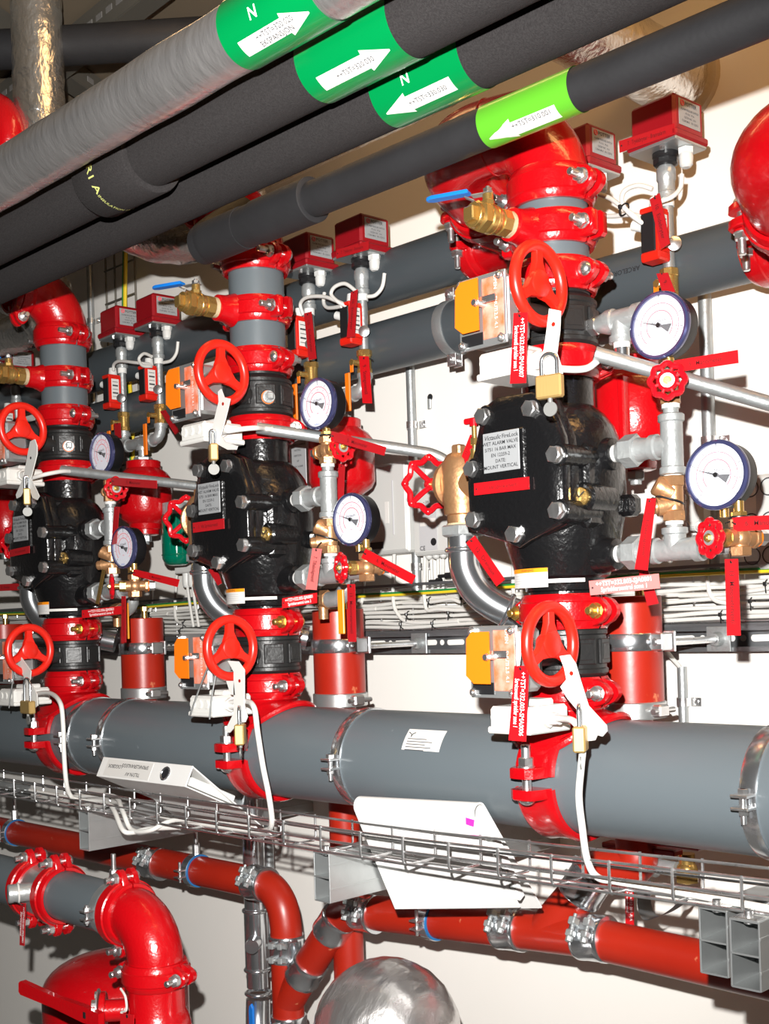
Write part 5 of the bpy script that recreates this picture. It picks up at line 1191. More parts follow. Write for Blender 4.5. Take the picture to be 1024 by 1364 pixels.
# ------------------------------------------------------------------ cables from the switch boxes and between the pressure switches
def wc(pts, label, r=.0042, smooth=7, m=CABLE): return solo('cable', MB().tube(pts, r, 10, smooth=smooth), m, label, 'cable', pts[len(pts) // 2])
wc([(-1.0821, -0.2050, 1.8702), (-1.0544, -0.1900, 1.8597), (-1.0369, -0.1500, 1.8617), (-1.0323, -0.1180, 1.8794), (-1.0167, -0.1120, 1.8763)], 'white cable from upper switch box into slanted conduit, nearest station', .0052)
wc([(-1.8412, -0.2050, 1.8719), (-1.8093, -0.1900, 1.8746), (-1.7969, -0.1600, 1.8785), (-1.8129, -0.1250, 1.8824), (-1.7987, -0.1180, 1.8797)], 'white cable from upper switch box into slanted conduit, middle station', .005)
wc([(-2.5800, -0.2050, 1.8642), (-2.5437, -0.1900, 1.8700), (-2.5383, -0.1500, 1.8790), (-2.5474, -0.1250, 1.8816)], 'white cable from upper switch box into slanted conduit, left station', .005)
wc([(-1.1070, -0.2070, 1.3529), (-1.0556, -0.2150, 1.3542), (-1.0107, -0.2400, 1.3525), (-0.9953, -0.2430, 1.3294), (-0.9993, -0.2430, 1.2928), (-1.0070, -0.2400, 1.2501), (-1.0049, -0.2380, 1.2082), (-1.0074, -0.2250, 1.1588), (-1.0025, -0.2100, 1.1326), (-0.9780, -0.2000, 1.1277), (-0.9084, -0.1950, 1.1257), (-0.7750, -0.1950, 1.1226), (-0.6847, -0.1950, 1.1209)], 'white cable dropping from lower switch box to the tray, nearest station', .0052)
wc([(-1.8659, -0.2070, 1.3531), (-1.7812, -0.2200, 1.3618), (-1.7272, -0.2400, 1.3535), (-1.7147, -0.2430, 1.3092), (-1.7027, -0.2430, 1.2488), (-1.6920, -0.2400, 1.1952), (-1.7044, -0.2250, 1.1446), (-1.7454, -0.2050, 1.1226), (-1.8146, -0.1950, 1.1142), (-1.9909, -0.1900, 1.1108), (-2.1097, -0.1900, 1.1134)], 'white cable dropping from lower switch box to the tray, middle station', .0052)
wc([(-2.6165, -0.2070, 1.3549), (-2.5042, -0.2200, 1.3632), (-2.4193, -0.2400, 1.3444), (-2.4039, -0.2430, 1.2967), (-2.4043, -0.2430, 1.2384), (-2.4040, -0.2400, 1.1714), (-2.4160, -0.2250, 1.1386), (-2.4125, -0.2050, 1.1229), (-2.3104, -0.2000, 1.1275), (-2.2262, -0.2300, 1.1193), (-2.1642, -0.2500, 1.0886), (-2.1463, -0.2400, 1.0827), (-2.1071, -0.2200, 1.0915), (-2.0290, -0.2000, 1.0994)], 'white cable looping from lower switch box under the tray, left station', .0052)
wc([(-2.6917, -0.1750, 1.1197), (-2.5144, -0.1750, 1.1194), (-2.3147, -0.1800, 1.1378), (-2.2020, -0.2250, 1.1208), (-2.1539, -0.2350, 1.0874), (-2.0920, -0.2300, 1.0914), (-2.0414, -0.2000, 1.1135), (-1.8914, -0.1900, 1.1175), (-1.7979, -0.1900, 1.1180)], 'white cable along the tray with a loop below the left binder', .005)
wc([(-1.0686, 0.1850, 2.2357), (-1.0723, 0.1850, 2.2141), (-1.0794, 0.1700, 2.1975), (-1.0982, 0.1650, 2.1939)], 'white cable curling from the right pressure switch gland, nearest station')
wc([(-1.1135, 0.1650, 2.2184), (-1.1380, 0.1600, 2.2305), (-1.1654, 0.1600, 2.2292), (-1.1688, 0.1550, 2.2109), (-1.1574, 0.1550, 2.1898), (-1.1374, 0.1600, 2.1689), (-1.1318, 0.1650, 2.1647)], 'white cable looping left of the monitored valve, nearest station')
wc([(-1.2297, 0.1700, 2.2441), (-1.1965, 0.1600, 2.2248), (-1.1722, 0.1550, 2.2040), (-1.1522, 0.1560, 2.1860), (-1.1347, 0.1650, 2.1680)], 'white cable passing from left switch to monitored valve, nearest station')
wc([(-1.2530, 0.1900, 2.2201), (-1.2145, 0.1800, 2.2024), (-1.1614, 0.1700, 2.1889), (-1.1376, 0.1700, 2.1775)], 'short lower white cable behind the topmost coupling, nearest station')
ctie((-1.1648, 0.1550, 2.1956), (1, 0, -.8), .011, None, 'black cable tie holding the looped cables, nearest station')
wc([(-1.7801, 0.1850, 2.2324), (-1.7881, 0.1850, 2.2058), (-1.8040, 0.1800, 2.1910), (-1.8217, 0.1750, 2.1908)], 'white cable curling from the right pressure switch gland, middle station')
wc([(-1.8453, 0.1650, 2.2038), (-1.8741, 0.1600, 2.2269), (-1.9021, 0.1550, 2.2258), (-1.9148, 0.1550, 2.2124), (-1.8941, 0.1550, 2.1917), (-1.8770, 0.1650, 2.1801)], 'white cable looping between the two switches, middle station')
wc([(-1.9640, 0.1800, 2.2306), (-1.9619, 0.1750, 2.2078), (-1.9423, 0.1700, 2.1913), (-1.8881, 0.1600, 2.1816)], 'white cable hanging from the left pressure switch gland, middle station')
wc([(-2.0195, 0.1650, 2.1899), (-2.0227, 0.1600, 2.2148), (-1.9935, 0.1550, 2.2228), (-1.9416, 0.1550, 2.2133), (-1.9035, 0.1550, 2.1970), (-1.8815, 0.1650, 2.1843)], 'white cable arching over the left monitored valve, middle station')
wc([(-2.5286, 0.1850, 2.2301), (-2.5367, 0.1850, 2.2030), (-2.5536, 0.1800, 2.1862), (-2.5799, 0.1750, 2.1845)], 'white cable curling from the right pressure switch gland, left station')
wc([(-2.6184, 0.1650, 2.2055), (-2.6447, 0.1600, 2.2173), (-2.6622, 0.1550, 2.2061), (-2.6459, 0.1550, 2.1857), (-2.6198, 0.1650, 2.1805)], 'small white cable loop between the switches, left station')
wc([(-2.8014, 0.1650, 2.2020), (-2.7889, 0.1600, 2.2153), (-2.7513, 0.1550, 2.2161), (-2.6803, 0.1550, 2.1995), (-2.6263, 0.1650, 2.1874)], 'white cable arching over the left monitored valve, left station')
wc([(-1.3353, 0.3700, 1.5013), (-1.2711, 0.3650, 1.4967), (-1.2498, 0.3600, 1.4509), (-1.2439, 0.3700, 1.4278), (-1.2390, 0.4050, 1.3977)], 'flat white cable bending down into the conduit stub, right side', .0045)

for c in list(bv_up.children):
    if c.name.split('.')[0] in ('port_plug', 'gasket', 'port_boss'): bpy.data.objects.remove(c)
# extra galvanized tee on the nearest upper butterfly valve
t = thing('pipe_tee', 'galvanized tee on the side port of the upper butterfly valve', 'pipe fitting', (-1.0431, -0.0600, 1.9494))
p = V((-1.0972, -0.0280, 1.9559)); d = Xv; q = p + d * .085
part('tee_body', MB().lathe(p, d, [(0, .013), (.008, .0155), (.02, .0195), (.03, .0195), (.032, .0165), (.066, .0165), (.068, .0195), (.080, .0195)], 22).cyl(p + d * .042, p + d * .042 - Zv * .03, .0165, n=20).cyl(p + d * .042 - Zv * .026, p + d * .042 - Zv * .036, .0195, n=20), GALVM, t)
part('nipple', MB().cyl(p + d * .042 - Zv * .036, p + d * .042 - Zv * .072, .0115, n=16), CHROME, t)
part('thread_tape', MB().cyl(p + d * .042 - Zv * .036, p + d * .042 - Zv * .044, .013, n=16), TAPE, t)
part('thread_tape', MB().cyl(p + d * .042 - Zv * .064, p + d * .042 - Zv * .074, .015, n=16), TAPE, t)
part('thread_tape', MB().cyl(q - d * .005, q + d * .012, .0135, n=16), TAPE, t)
part('hex_nipple', MB().hexa(p - d * .018, d, .026, .018), ZINC, t)
part('gasket', MB().cyl(p - d * .021, p - d * .018, .0145, n=18), ORANGE, t)

# wire seals hanging at the lower switch boxes
for a, b, l in (((-1.8534, -0.2450, 1.4299), (-1.9121, -0.2500, 1.3332), 'left wire seal hanging from the lower handwheel, middle station'), ((-1.8332, -0.2450, 1.4102), (-1.8496, -0.2500, 1.3282), 'right wire seal hanging from the lower handwheel, middle station'),
                ((-2.6046, -0.2450, 1.4312), (-2.6384, -0.2500, 1.3272), 'wire seal hanging from the lower handwheel, left station')):
    solo('wire_seal', MB().tube([a, V(a).lerp(V(b), .5) + V((0, -.002, 0)), b], .0016, 7, smooth=3), STEEL, l, 'wire seal', a)
# test valve with amber lever behind the lower gauge valve
for k in (1, 2):
    dx = V((SP[1] - SP[k], 0, 0)); y_ = .04
    t = thing('test_valve', 'bronze test valve with galvanized bend and amber lever behind the gauge valve, ' + STN[k], 'valve', V((-1.8094, 0.0400, 1.5552)) + dx)
    part('bend', MB().tube([V(p) + dx for p in ((-1.7716, 0.0400, 1.5945), (-1.7750, 0.0400, 1.5690), (-1.7936, 0.0400, 1.5531), (-1.8256, 0.0400, 1.5497))], .0165, 18, smooth=6), GALVM, t)
    o = V((-1.8440, 0.0400, 1.5504)) + dx
    part('body', MB().hexa(o + V((-.012, 0, 0)), Xv, .034, .03).cyl(o, o - Zv * .04, .010, n=16).ball(o, .018, 14, 8), BRONZE, t)
    q = V((-1.7621, 0.0150, 1.5238)) + dx
    part('amber_lever', MB().box(q, (.017, .005, .088), .002), YELOR, t)

# ------------------------------------------------------------------ pipe clamps and label on the header
def header_clamp(x, label):
    t = thing('pipe_clamp', label, 'pipe clamp', (x, Y0, 1.245)); c = V((x, Y0, 1.245)); R = .092
    part('clamp_ring', MB().lathe(c - Xv * .0125, Xv, [(0, R + .0004), (0, R + .0022), (.003, R + .0032), (.022, R + .0032), (.025, R + .0022), (.025, R + .0004)], 64), CHROME, t)
    f = c + V((0, -R - .013, 0))
    part('clamp_ear', MB().box(f + Zv * .0085, (.026, .026, .004), .001).box(f - Zv * .0085, (.026, .026, .004), .001), ZINC, t)
    part('clamp_bolt', MB().cyl(f - Zv * .030, f + Zv * .018, .0042, n=12).hexa(f + Zv * .010, Zv, .013, .008).hexa(f - Zv * .018, Zv, .012, .007), ZINC, t)
header_clamp(-.812, 'zinc pipe clamp round the header at the right edge')
header_clamp(-1.636, 'zinc pipe clamp round the header left of the paper label')
header_clamp(-2.45, 'zinc pipe clamp round the header above the left binder')
header_clamp(-2.60, 'zinc pipe clamp round the header beside the left red tee')
hl0, hl1 = (-1.4829, -0.1220, 1.2955), (-1.3780, -0.1180, 1.2962)
a0 = math.asin(((-1.4746, -0.1200, 1.2787)[2] - 1.245) / .0925); a1 = math.asin(((-1.4512, -0.1200, 1.3123)[2] - 1.245) / .0925)
def hp_(x, a, w=.0006): return V((x, Y0 - math.cos(a) * (.092 + w), 1.245 + math.sin(a) * (.092 + w)))
t = thing('pipe_label', 'white paper label stuck on the header between two stations', 'label', hp_((hl0[0] + hl1[0]) / 2, (a0 + a1) / 2))
mb = MB(); n = 8; xl, xr = hl0[0] + .012, hl1[0] - .004
mb.add([hp_(x, a0 + (a1 - a0) * i / n) for i in range(n + 1) for x in (xl, xr)], [(2 * i, 2 * i + 1, 2 * i + 3, 2 * i + 2) for i in range(n)])
part('paper', mb, STICK, t)
am = (a0 + a1) / 2
part('logo', MB().add([hp_(xl + .013 + dx, a1 - .12 + dz, .0012) for dx, dz in ((0, 0), (.007, .05), (.0085, .035), (.002, -.01), (.002, -.06), (-.0005, -.06), (-.0005, -.01), (-.009, .035), (-.008, .05))], [tuple(range(9))]), INKB, t)
for k in range(5):
    part('print_line', MB().add([hp_(xl + .008, a1 - .21 - k * .055, .0012), hp_(xl + .008 + (.06 if k % 2 else .045), a1 - .21 - k * .055, .0012), hp_(xl + .008 + (.06 if k % 2 else .045), a1 - .225 - k * .055, .0012), hp_(xl + .008, a1 - .225 - k * .055, .0012)], [(0, 1, 2, 3)]), INKG, t)

# clamps of the two grey pipes on the wall
def wall_clamp(x, y, z, R, label):
    t = thing('pipe_clamp', label, 'pipe clamp', (x, y, z)); c = V((x, y, z))
    part('clamp_ring', MB().lathe(c - Xv * .0125, Xv, [(0, R + .0004), (0, R + .002), (.003, R + .003), (.022, R + .003), (.025, R + .002), (.025, R + .0004)], 48), GALV, t)
    for s in (1, -1):
        f = c + Zv * s * (R + .013)
        part('clamp_ear', MB().box(f - Yv * .010, (.024, .004, .026), .001).box(f + Yv * .010, (.024, .004, .026), .001).cyl(f - Yv * .02, f + Yv * .02, .004, n=10).hexa(f - Yv * .019, Yv, .013, .008), ZINC, t)
    part('wall_stud', MB().cyl(c + Yv * (R + .002), V((x, WY, z)), .005, n=10), ZINC, t)
wall_clamp((-1.6657, 0.2200, 2.1001)[0], *GL, 'zinc clamp on the lower grey wall pipe left of the orange flag')

# ------------------------------------------------------------------ wire basket tray in front, on strut brackets
FY, BY = -.225, -.155
def tz(x): return 1.107 + max(0, x + 1.45) * .022 + max(0, -2.2 - x) * .006
xa, xb = -3.7, .3
t = thing('wire_basket_tray', 'zinc wire basket cable tray running below the header pipe', 'cable tray', (-1.6, -.19, 1.11))
xs = [xa + i * (xb - xa) / 24 for i in range(25)]
for y, h in ((FY, .0), (FY, .020), (FY, .042), (BY, .0), (BY, .020), (BY, .042), (-.19, -.002)):
    part('long_wire', MB().tube([(x, y, tz(x) + h) for x in xs], .0022, 7), ZINC, t)
x = -1.469 - .1 * 21
while x < xb:
    z = tz(x)
    part('cross_wire', MB().tube([(x, FY - .003, z + .045), (x, FY - .003, z + .006), (x, FY + .002, z - .002), (x, BY - .002, z - .002), (x, BY + .003, z + .006), (x, BY + .003, z + .045)], .0022, 7), ZINC, t)
    x += .1
def bracket(x, ztop, y0, label):
    t = thing('strut_bracket', label, 'bracket', (x, .1, ztop - .045)); L = WY - y0; ym = (WY + y0) / 2; zc = ztop - .043
    mb = MB()
    for dx in (-.0195, .0195): mb.box((x + dx, ym, zc), (.0025, L, .086), .0006)
    for dz in (.042, 0, -.042): mb.box((x, ym, zc + dz), (.038, L, .0025), 0)
    part('channel', mb, STEEL, t)
    for dz in (.022, -.020): part('side_ridge', MB().box((x + .0212, ym, zc + dz), (.001, L, .0035), .0003), STEEL, t)
    part('clip', MB().box((x, y0 + .012, ztop + .001), (.034, .02, .003), .001).cyl((x, y0 + .012, ztop - .006), (x, y0 + .012, ztop + .010), .006, n=10), ZINC, t)
    return t
bracket(-1.576, 1.1035, -.222, 'steel strut bracket under the tray left of the tall white binder')
bracket(-2.366, 1.1045, -.222, 'steel strut bracket under the tray below the left binder')
bracket(-.815, 1.1175, -.222, 'steel strut bracket under the tray at the right edge')
bracket(-.755, 1.1175, -.250, 'second steel strut at the right edge, nearer the camera')
t = thing('tray_splice', 'perforated splice plate joining the tray at the left edge', 'cable tray', (-2.8067, -0.1550, 1.1046))
c = V((-2.7947, -0.1610, 1.1119)); part('plate', MB().box(c, (.16, .0015, .034), .0004), STEEL, t)
for k in range(3): part('splice_bolt', MB().hexa(c + V((-.04 + k * .04, -.002, 0)), (0, -1, 0), .012, .006), ZINC, t)

# ------------------------------------------------------------------ binders
def binder1():
    t = thing('ring_binder', 'white lever arch binder lying behind the tray, spine text upside down', 'binder', (-2.15, -.1, 1.18))
    p0, p1 = V((-2.3247, -0.2080, 1.1833)), V((-1.9999, -0.2080, 1.1845)); q0, q1 = V((-2.3335, -0.1880, 1.2235)), V((-1.9952, -0.1880, 1.2247))
    X = ((p1 - p0) + (q1 - q0)).normalized(); L = .335; up_ = (q0 - p0); up_ = (up_ - X * up_.dot(X)); w_ = up_.length; up_.normalize()
    nrm = X.cross(up_); o = (p0 + q0 + p1 + q1) / 4
    D = V((0, .90, -.43)); D = (D - X * D.dot(X)).normalized()
    part('spine', MB().box(o - nrm * .0015, (L, w_, .003), .0008, X, up_, nrm), PAPER, t)
    for s, nm in ((1, 'upper_cover'), (-1, 'lower_cover')):
        a = o + up_ * s * (w_ / 2 - .0015); dd = (D + up_ * -.26).normalized() if s > 0 else D
        n2 = X.cross(dd)
        part(nm, MB().box(a + dd * .135, (L, .27, .0028), .0006, X, dd, n2), PAPER, t)
    part('page_block', MB().box(o + D * .075 - up_ * .006, (L - .02, .12, w_ * .4), .002, X, D, X.cross(D)), PAPER2, t)
    h = o + X * .085
    part('finger_ring', MB().torus(h + nrm * .0006, nrm, .0135, .0022, 28, 8), CHROME, t)
    part('finger_hole', MB().cyl(h + nrm * .0002, h + nrm * .0008, .0125, n=28), INKB, t)
    part('paper_label', MB().box(o - X * .055 + nrm * .0004, (.175, w_ * .82, .0006), 0, X, up_, nrm), STICK, t)
    for k, (s, dx, dv) in enumerate((('TILSYN AV', -.03, -.010), ('SPRINKLERANLEGG', -.03, .008), ('LOGGBOK', -.105, .004))):
        part('lettering', text_mb(s, .0115, 'CENTER', None, o + X * dx + up_ * dv + nrm * .0010, -X, -up_, .0004), INKB, t)
    return t
binder1()
def binder2():
    t = thing('ring_binder', 'tall white binder hanging spine up between tray and header', 'binder', (-1.40, -.10, 1.08))
    A, B = V((-1.5513, -0.1620, 1.1703)), V((-1.2813, -0.1500, 1.1783)); Cl, Cr = V((-1.5459, -0.0750, 0.9813)), V((-1.2803, -0.0450, 1.0172))
    Er = V((-1.2802, 0.0150, 1.0071)); El = Cl + (Er - Cr)
    n = 12; R = .017; rows = []
    for i in range(n + 1):
        f = i / n; a = A.lerp(B, f); c = Cl.lerp(Cr, f); e = El.lerp(Er, f); X = (B - A).normalized(); D = (c - a).normalized(); N = X.cross(D)
        if N.y > 0: N = -N
        ctr = a - N * R; out = [c]
        for k in range(11):
            g = PI * k / 10; out.append(ctr + N * R * math.cos(g) - D * R * math.sin(g))
        out.append(e)
        inn = [p - (N * .003 if j == 0 else ((p - ctr).normalized() * .003 if j < 12 else -N * .003)) for j, p in enumerate(out)]
        rows.append(out + inn[::-1])
    part('cover', MB().loft(rows, caps=False).add(rows[0], [(i, i + 1, 24 - i, 25 - i) for i in range(12)]).add(rows[-1], [(i, i + 1, 24 - i, 25 - i) for i in range(12)]), PAPER, t, ang=50)
    X = (B - A).normalized(); D = ((Cl + Cr) / 2 - (A + B) / 2).normalized(); N = X.cross(D); N = -N if N.y > 0 else N
    part('page_block', MB().box((A + B) / 2 - N * .020 + D * .10 + X * .01, (.27, .15, .016), .002, X, D, X.cross(D)), PAPER2, t)
    q = B - X * .012 + N * .0006 + D * .004
    part('pink_marker', MB().prism([(-.010, -.006), (.004, -.010), (.012, .004), (-.004, .008)], q, X, -D, .0004), PINK, t)
binder2()

# ------------------------------------------------------------------ rust red drain pipework low on the wall
LY = .15
def sleeve(c, ax, R, label, rot=1.0):
    c = V(c); ax = V(ax).normalized(); x, y, z = frame(ax)
    t = thing('sleeve_coupling', label, 'pipe coupling', c)
    part('band', MB().lathe(c - ax * .030, ax, [(0, R + .001), (0, R + .004), (.003, R + .0055), (.010, R + .0055), (.013, R + .0045), (.047, R + .0045), (.050, R + .0055), (.057, R + .0055), (.060, R + .004), (.060, R + .001)], 36), CHROME, t)
    a = rot; d = x * math.cos(a) + y * math.sin(a); s_ = x * -math.sin(a) + y * math.cos(a)
    for o in (-.016, .016):
        q = c + ax * o + d * (R + .012)
        part('bolt', MB().box(q - s_ * .010, (.014, .014, .018), .002, ax, s_, d).box(q + s_ * .012, (.014, .012, .016), .002, ax, s_, d).cyl(q - s_ * .024, q + s_ * .026, .0036, n=10).hexa(q + s_ * .018, s_, .011, .009), GALVM, t)
    return t
def dp(name, mb, label, c): return solo(name, mb, RUST, label, 'pipe', c)
pL0, pL1 = V((-3.7076, 0.1500, 0.8980)), V((-2.2043, 0.1500, 0.8992)); pL1 = V((pL1.x, LY, pL1.z)); Rr = .0365
elb = V((-2.1448, 0.1500, 0.8864)); elb = V((elb.x, LY, pL1.z))
dp('drain_pipe', MB().cyl(pL0, pL1, Rr, n=36), 'rust red drain pipe running low along the wall from the left', (pL0 + pL1) / 2)
vx = (-2.1311, 0.1500, 0.7853)[0]; zt_ = pL1.z
dp('drain_elbow_bend', MB().tube([pL1 + V((-.02, 0, -.0)), (vx - .085, LY, zt_), (vx - .045, LY, zt_ - .008), (vx - .012, LY, zt_ - .040), (vx, LY, zt_ - .085), (vx, LY, zt_ - .12)], Rr, 30, smooth=6), 'rust red drain elbow turning down left of centre', (vx, LY, zt_))
zb_ = (-2.1269, 0.1500, 0.4944)[2]
wy0 = V((-2.1250, 0.1500, 0.6406)); wy0 = V((vx, LY, wy0.z))
t = thing('drain_wye', 'rust red wye fitting joining slanting branch and vertical drain', 'pipe', wy0)
j1 = V((-2.0633, 0.1500, 0.7256)); j2 = V((-1.9623, 0.1500, 0.8426)); j3 = V((-1.8721, 0.1500, 0.8856)); j1.y = j2.y = j3.y = LY
part('run', MB().cyl((vx, LY, zt_ - .16), (vx, LY, wy0.z - .03), Rr, n=36), RUST, t)
dd = (j2 - j1).normalized()
part('branch', MB().cyl(wy0 + V((0, 0, .0)), j1, Rr, n=36), RUST, t)
dp('drain_pipe', MB().cyl((vx, LY, wy0.z - .04), (vx, LY, zb_ - .1), Rr, n=36), 'rust red vertical drain going down below the wye', (vx, LY, zb_))
dp('drain_pipe', MB().cyl(j1, j2, Rr, n=36), 'short slanting rust red pipe between two sleeve couplings', (j1 + j2) / 2)
tee = V((-1.3613, 0.1500, 0.9216)); tee.y = LY
pR1 = V((-0.8445, 0.1500, 0.9192)); pR1.y = LY
dp('drain_elbow_bend', MB().tube([j2, j2 + dd * .02, j3 + V((-.02, 0, -.004)), j3 + V((.02, 0, 0))], Rr, 30, smooth=6), 'rust red bend where slanting branch meets the long drain', (j2 + j3) / 2)
ax_r = (tee - j3).normalized()
dp('drain_pipe', MB().cyl(j3, tee - ax_r * .085, Rr, n=36), 'rust red drain pipe below the tall white binder', (j3 + tee) / 2)
t = thing('drain_wye', 'rust red branch fitting below the nearest header tee', 'pipe', tee)
k1 = V((-1.3001, 0.1700, 1.0156)); 
part('run', MB().cyl(tee - ax_r * .085, tee + ax_r * .075, Rr, n=36), RUST, t)
part('branch', MB().cyl(tee - ax_r * .02, k1, Rr, n=36), RUST, t)
dp('drain_pipe', MB().cyl(tee + ax_r * .075, pR1, Rr, n=36), 'rust red drain pipe running to the right edge', (tee + pR1) / 2)
sleeve((-2.6528, 0.1500, 0.8942), pL1 - pL0, Rr, 'polished sleeve coupling on the left drain pipe below the binder', 1.0)
sleeve((-2.2211, 0.1500, 0.8987), pL1 - pL0, Rr, 'polished sleeve coupling before the drain elbow', 1.0)
sleeve((vx, LY, zt_ - .135), Zv, Rr, 'polished sleeve coupling under the drain elbow', -1.2)
sleeve((vx, LY, wy0.z - .06), Zv, Rr, 'polished sleeve coupling below the wye at the bottom edge', -1.2)
sleeve(j1, dd, Rr, 'polished sleeve coupling at the lower end of the slanting branch', -1.2)
sleeve(j2, dd, Rr, 'polished sleeve coupling at the upper end of the slanting branch', -1.2)
sleeve(j3 + V((.015, 0, 0)), Xv, Rr, 'sleeve coupling right of the slanting branch under the strut', 1.2)
sleeve(tee - ax_r * .10, ax_r, Rr, 'polished sleeve coupling left of the branch fitting', 1.0)
sleeve(tee + ax_r * .09, ax_r, Rr, 'polished sleeve coupling right of the branch fitting', 1.0)
sleeve(k1, k1 - tee, Rr, 'polished sleeve coupling at the top of the branch fitting', -1.0)
# lower ends of the vertical drains behind the header
def low_drain(k, zend, label, R=.034):
    dp('drain_pipe', MB().cyl((DX - SP[k], DY, 1.325), (DX - SP[k], DY, zend), R, n=34), label, (DX - SP[k], DY, zend + .1))
low_drain(0, 1.14, 'rust red drain passing behind the header, nearest station', .036)
dp('drain_elbow_bend', MB().tube([(DX, DY, 1.15), (DX, DY, 1.10), (DX - .004, DY - .004, 1.06), k1 + (k1 - tee).normalized() * .03, k1], Rr, 28, smooth=6), 'rust red bend dropping from the header to the branch fitting', k1)
low_drain(1, .70, 'rust red vertical drain passing behind the header and tray, middle station')
low_drain(2, 1.00, 'rust red vertical drain passing behind the header, left station')
sleeve((DX - SP[1], DY, (-2.0445, 0.1900, 0.8930)[2]), Zv, .034, 'grey sleeve coupling on the middle vertical drain', 2.4)
# blue lined hangers of the low drain
def hanger(c, R, label):
    c = V(c); t = thing('pipe_hanger', label, 'pipe clamp', c)
    part('clamp_ring', MB().lathe(c - Xv * .011, Xv, [(0, R + .003), (0, R + .005), (.022, R + .005), (.022, R + .003)], 40), CHROME, t)
    part('rubber_liner', MB().lathe(c - Xv * .014, Xv, [(0, R + .0005), (0, R + .0035), (.028, R + .0035), (.028, R + .0005)], 40), BLUER, t)
    f = c + V((0, -R - .014, 0))
    part('clamp_ear', MB().box(f + Zv * .008, (.022, .024, .0035), .001).box(f - Zv * .008, (.022, .024, .0035), .001).cyl(f - Zv * .022, f + Zv * .028, .0036, n=10).hexa(f - Zv * .014, Zv, .011, .006), ZINC, t)
    part('hanger_rod', MB().cyl(c + Zv * (R + .003), c + Zv * (R + .07), .005, n=12).hexa(c + Zv * (R + .004), Zv, .016, .028), ZINC, t)
def line_at(p, q, x): return p + (q - p) * ((x - p.x) / (q.x - p.x))
hanger(line_at(pL0, pL1, (-2.4711, 0.1500, 0.8974)[0]), Rr, 'blue lined pipe hanger on the left drain right of the sleeve')
hanger(line_at(pL0, pL1, (-3.4067, 0.1500, 0.9064)[0]), Rr, 'blue lined pipe hanger on the drain at the left edge')
hanger(line_at(j3, tee, (-1.6631, 0.1500, 0.9046)[0]), Rr, 'blue lined pipe hanger below the tall white binder')

# bright steel press pipe going down behind the left drain
gx = (-2.3303, 0.2200, 0.6461)[0]
t = thing('press_pipe', 'bright steel press fitted pipe rising behind the left drain elbow', 'pipe', (gx, .22, .9))
part('tube', MB().cyl((gx, .22, .62), (gx, .22, 1.22), .027, n=32), CHROME, t)
for py in (1213, 1291, 1322):
    z = {1213: (-2.3221, 0.2200, 0.8071)[2], 1291: (-2.3295, 0.2200, 0.6628)[2], 1322: (-2.3324, 0.2200, 0.6053)[2]}[py]
    part('press_bead', MB().torus((gx, .22, z), Zv, .0285, .005, 32, 10), CHROME, t)
za, zb2 = (-2.3221, 0.2200, 0.8071)[2], (-2.3295, 0.2200, 0.6628)[2]
part('press_tee', MB().lathe((gx, .22, zb2), Zv, [(0, .029), (za - zb2, .029)], 32).cyl((gx, .22, (za + zb2) / 2), (gx + .045, .17, (za + zb2) / 2), .020, .017, n=22), CHROME, t)
part('lower_bend', MB().tube([(gx, .22, (-2.3331, 0.2200, 0.5904)[2]), (gx + .003, .215, (-2.3352, 0.2200, 0.5496)[2]), (gx + .02, .2, (-2.3388, 0.2200, 0.4789)[2])], .030, 28, smooth=5), CHROME, t)
c = V((-2.3043, 0.1800, 0.5662)); t = thing('valve_lever', 'blue valve lever grip at the bottom edge by the steel pipe', 'lever', c)
part('grip', MB().prism([(-.006, -.05), (.008, -.05), (.008, .020), (.002, .028), (-.004, .024), (-.007, .012)], c, (1, 0, 0), (0, 0, 1), .006, .002), BLUE, t)
gx2 = (-2.3716, 0.3000, 0.9790)[0]
solo('conduit', MB().cyl((gx2, .30, .62), (gx2, .30, 1.30), .013, n=20), GALV, 'galvanized pipe close behind the steel press pipe', 'conduit', (gx2, .30, 1.0))

# foil wrapped dome at the bottom
dc = V((-1.5927, -0.0600, 0.7098)); ztop = (-1.5850, -0.0600, 0.8788)[2]; RD = .137
mb = MB().ball((dc.x, dc.y, ztop - RD), RD, 64, 28, ax=(0, 0, 1), lo=-2, hi=90); mb.lathe((dc.x, dc.y, ztop - RD - .35), Zv, [(0, RD), (.35, RD)], 64, caps=False); mb.jitter(.0022, 45)
solo('foil_wrapped_vessel', mb, FOIL, 'large rounded foil wrapped vessel at the bottom of the picture', 'insulated vessel', (dc.x, dc.y, ztop - RD))

# ------------------------------------------------------------------ red vessel with lever valve at lower left
PY = -.28; PZ = .931; PR = .053
xv = (-2.0109, -0.2800, 0.8207)[0]
solo('grey_feed_pipe', MB().cyl((-3.6, PY, PZ), (xv - .10, PY, PZ), PR, n=44), GREY, 'slate grey feed pipe at lower left leading to the red elbow', 'pipe', (xv - .5, PY, PZ))
t = thing('red_feed_elbow', 'large red elbow turning down to the lever valve, lower left', 'pipe elbow', (xv, PY, PZ))
part('bend', elbow_mb((xv, PY, PZ), (-1, 0, 0), (0, 0, -1), .055, .085, ext=.008), RED, t)
part('lettering', text_mb('FIG 90  2.5', .012, 'CENTER', fn=lambda u, v, w: V((xv - .045 + u * .45 + v * .2, PY - .0555 + abs(u) * .12, PZ - .035 - u * .7 + v * .5))), RED, t)
xc1 = (-2.2132, -0.2800, 0.9550)[0]; xc1 = xv - .098
coupling((xc1, PY, PZ), (1, 0, 0), (0, -1, 0), PR, 'red coupling between grey feed pipe and red elbow, lower left', w=.05, over=.026)
xc2 = (-2.3727, -0.3300, 0.9582)[0]; xc3 = (-2.4526, -0.3300, 0.9541)[0]
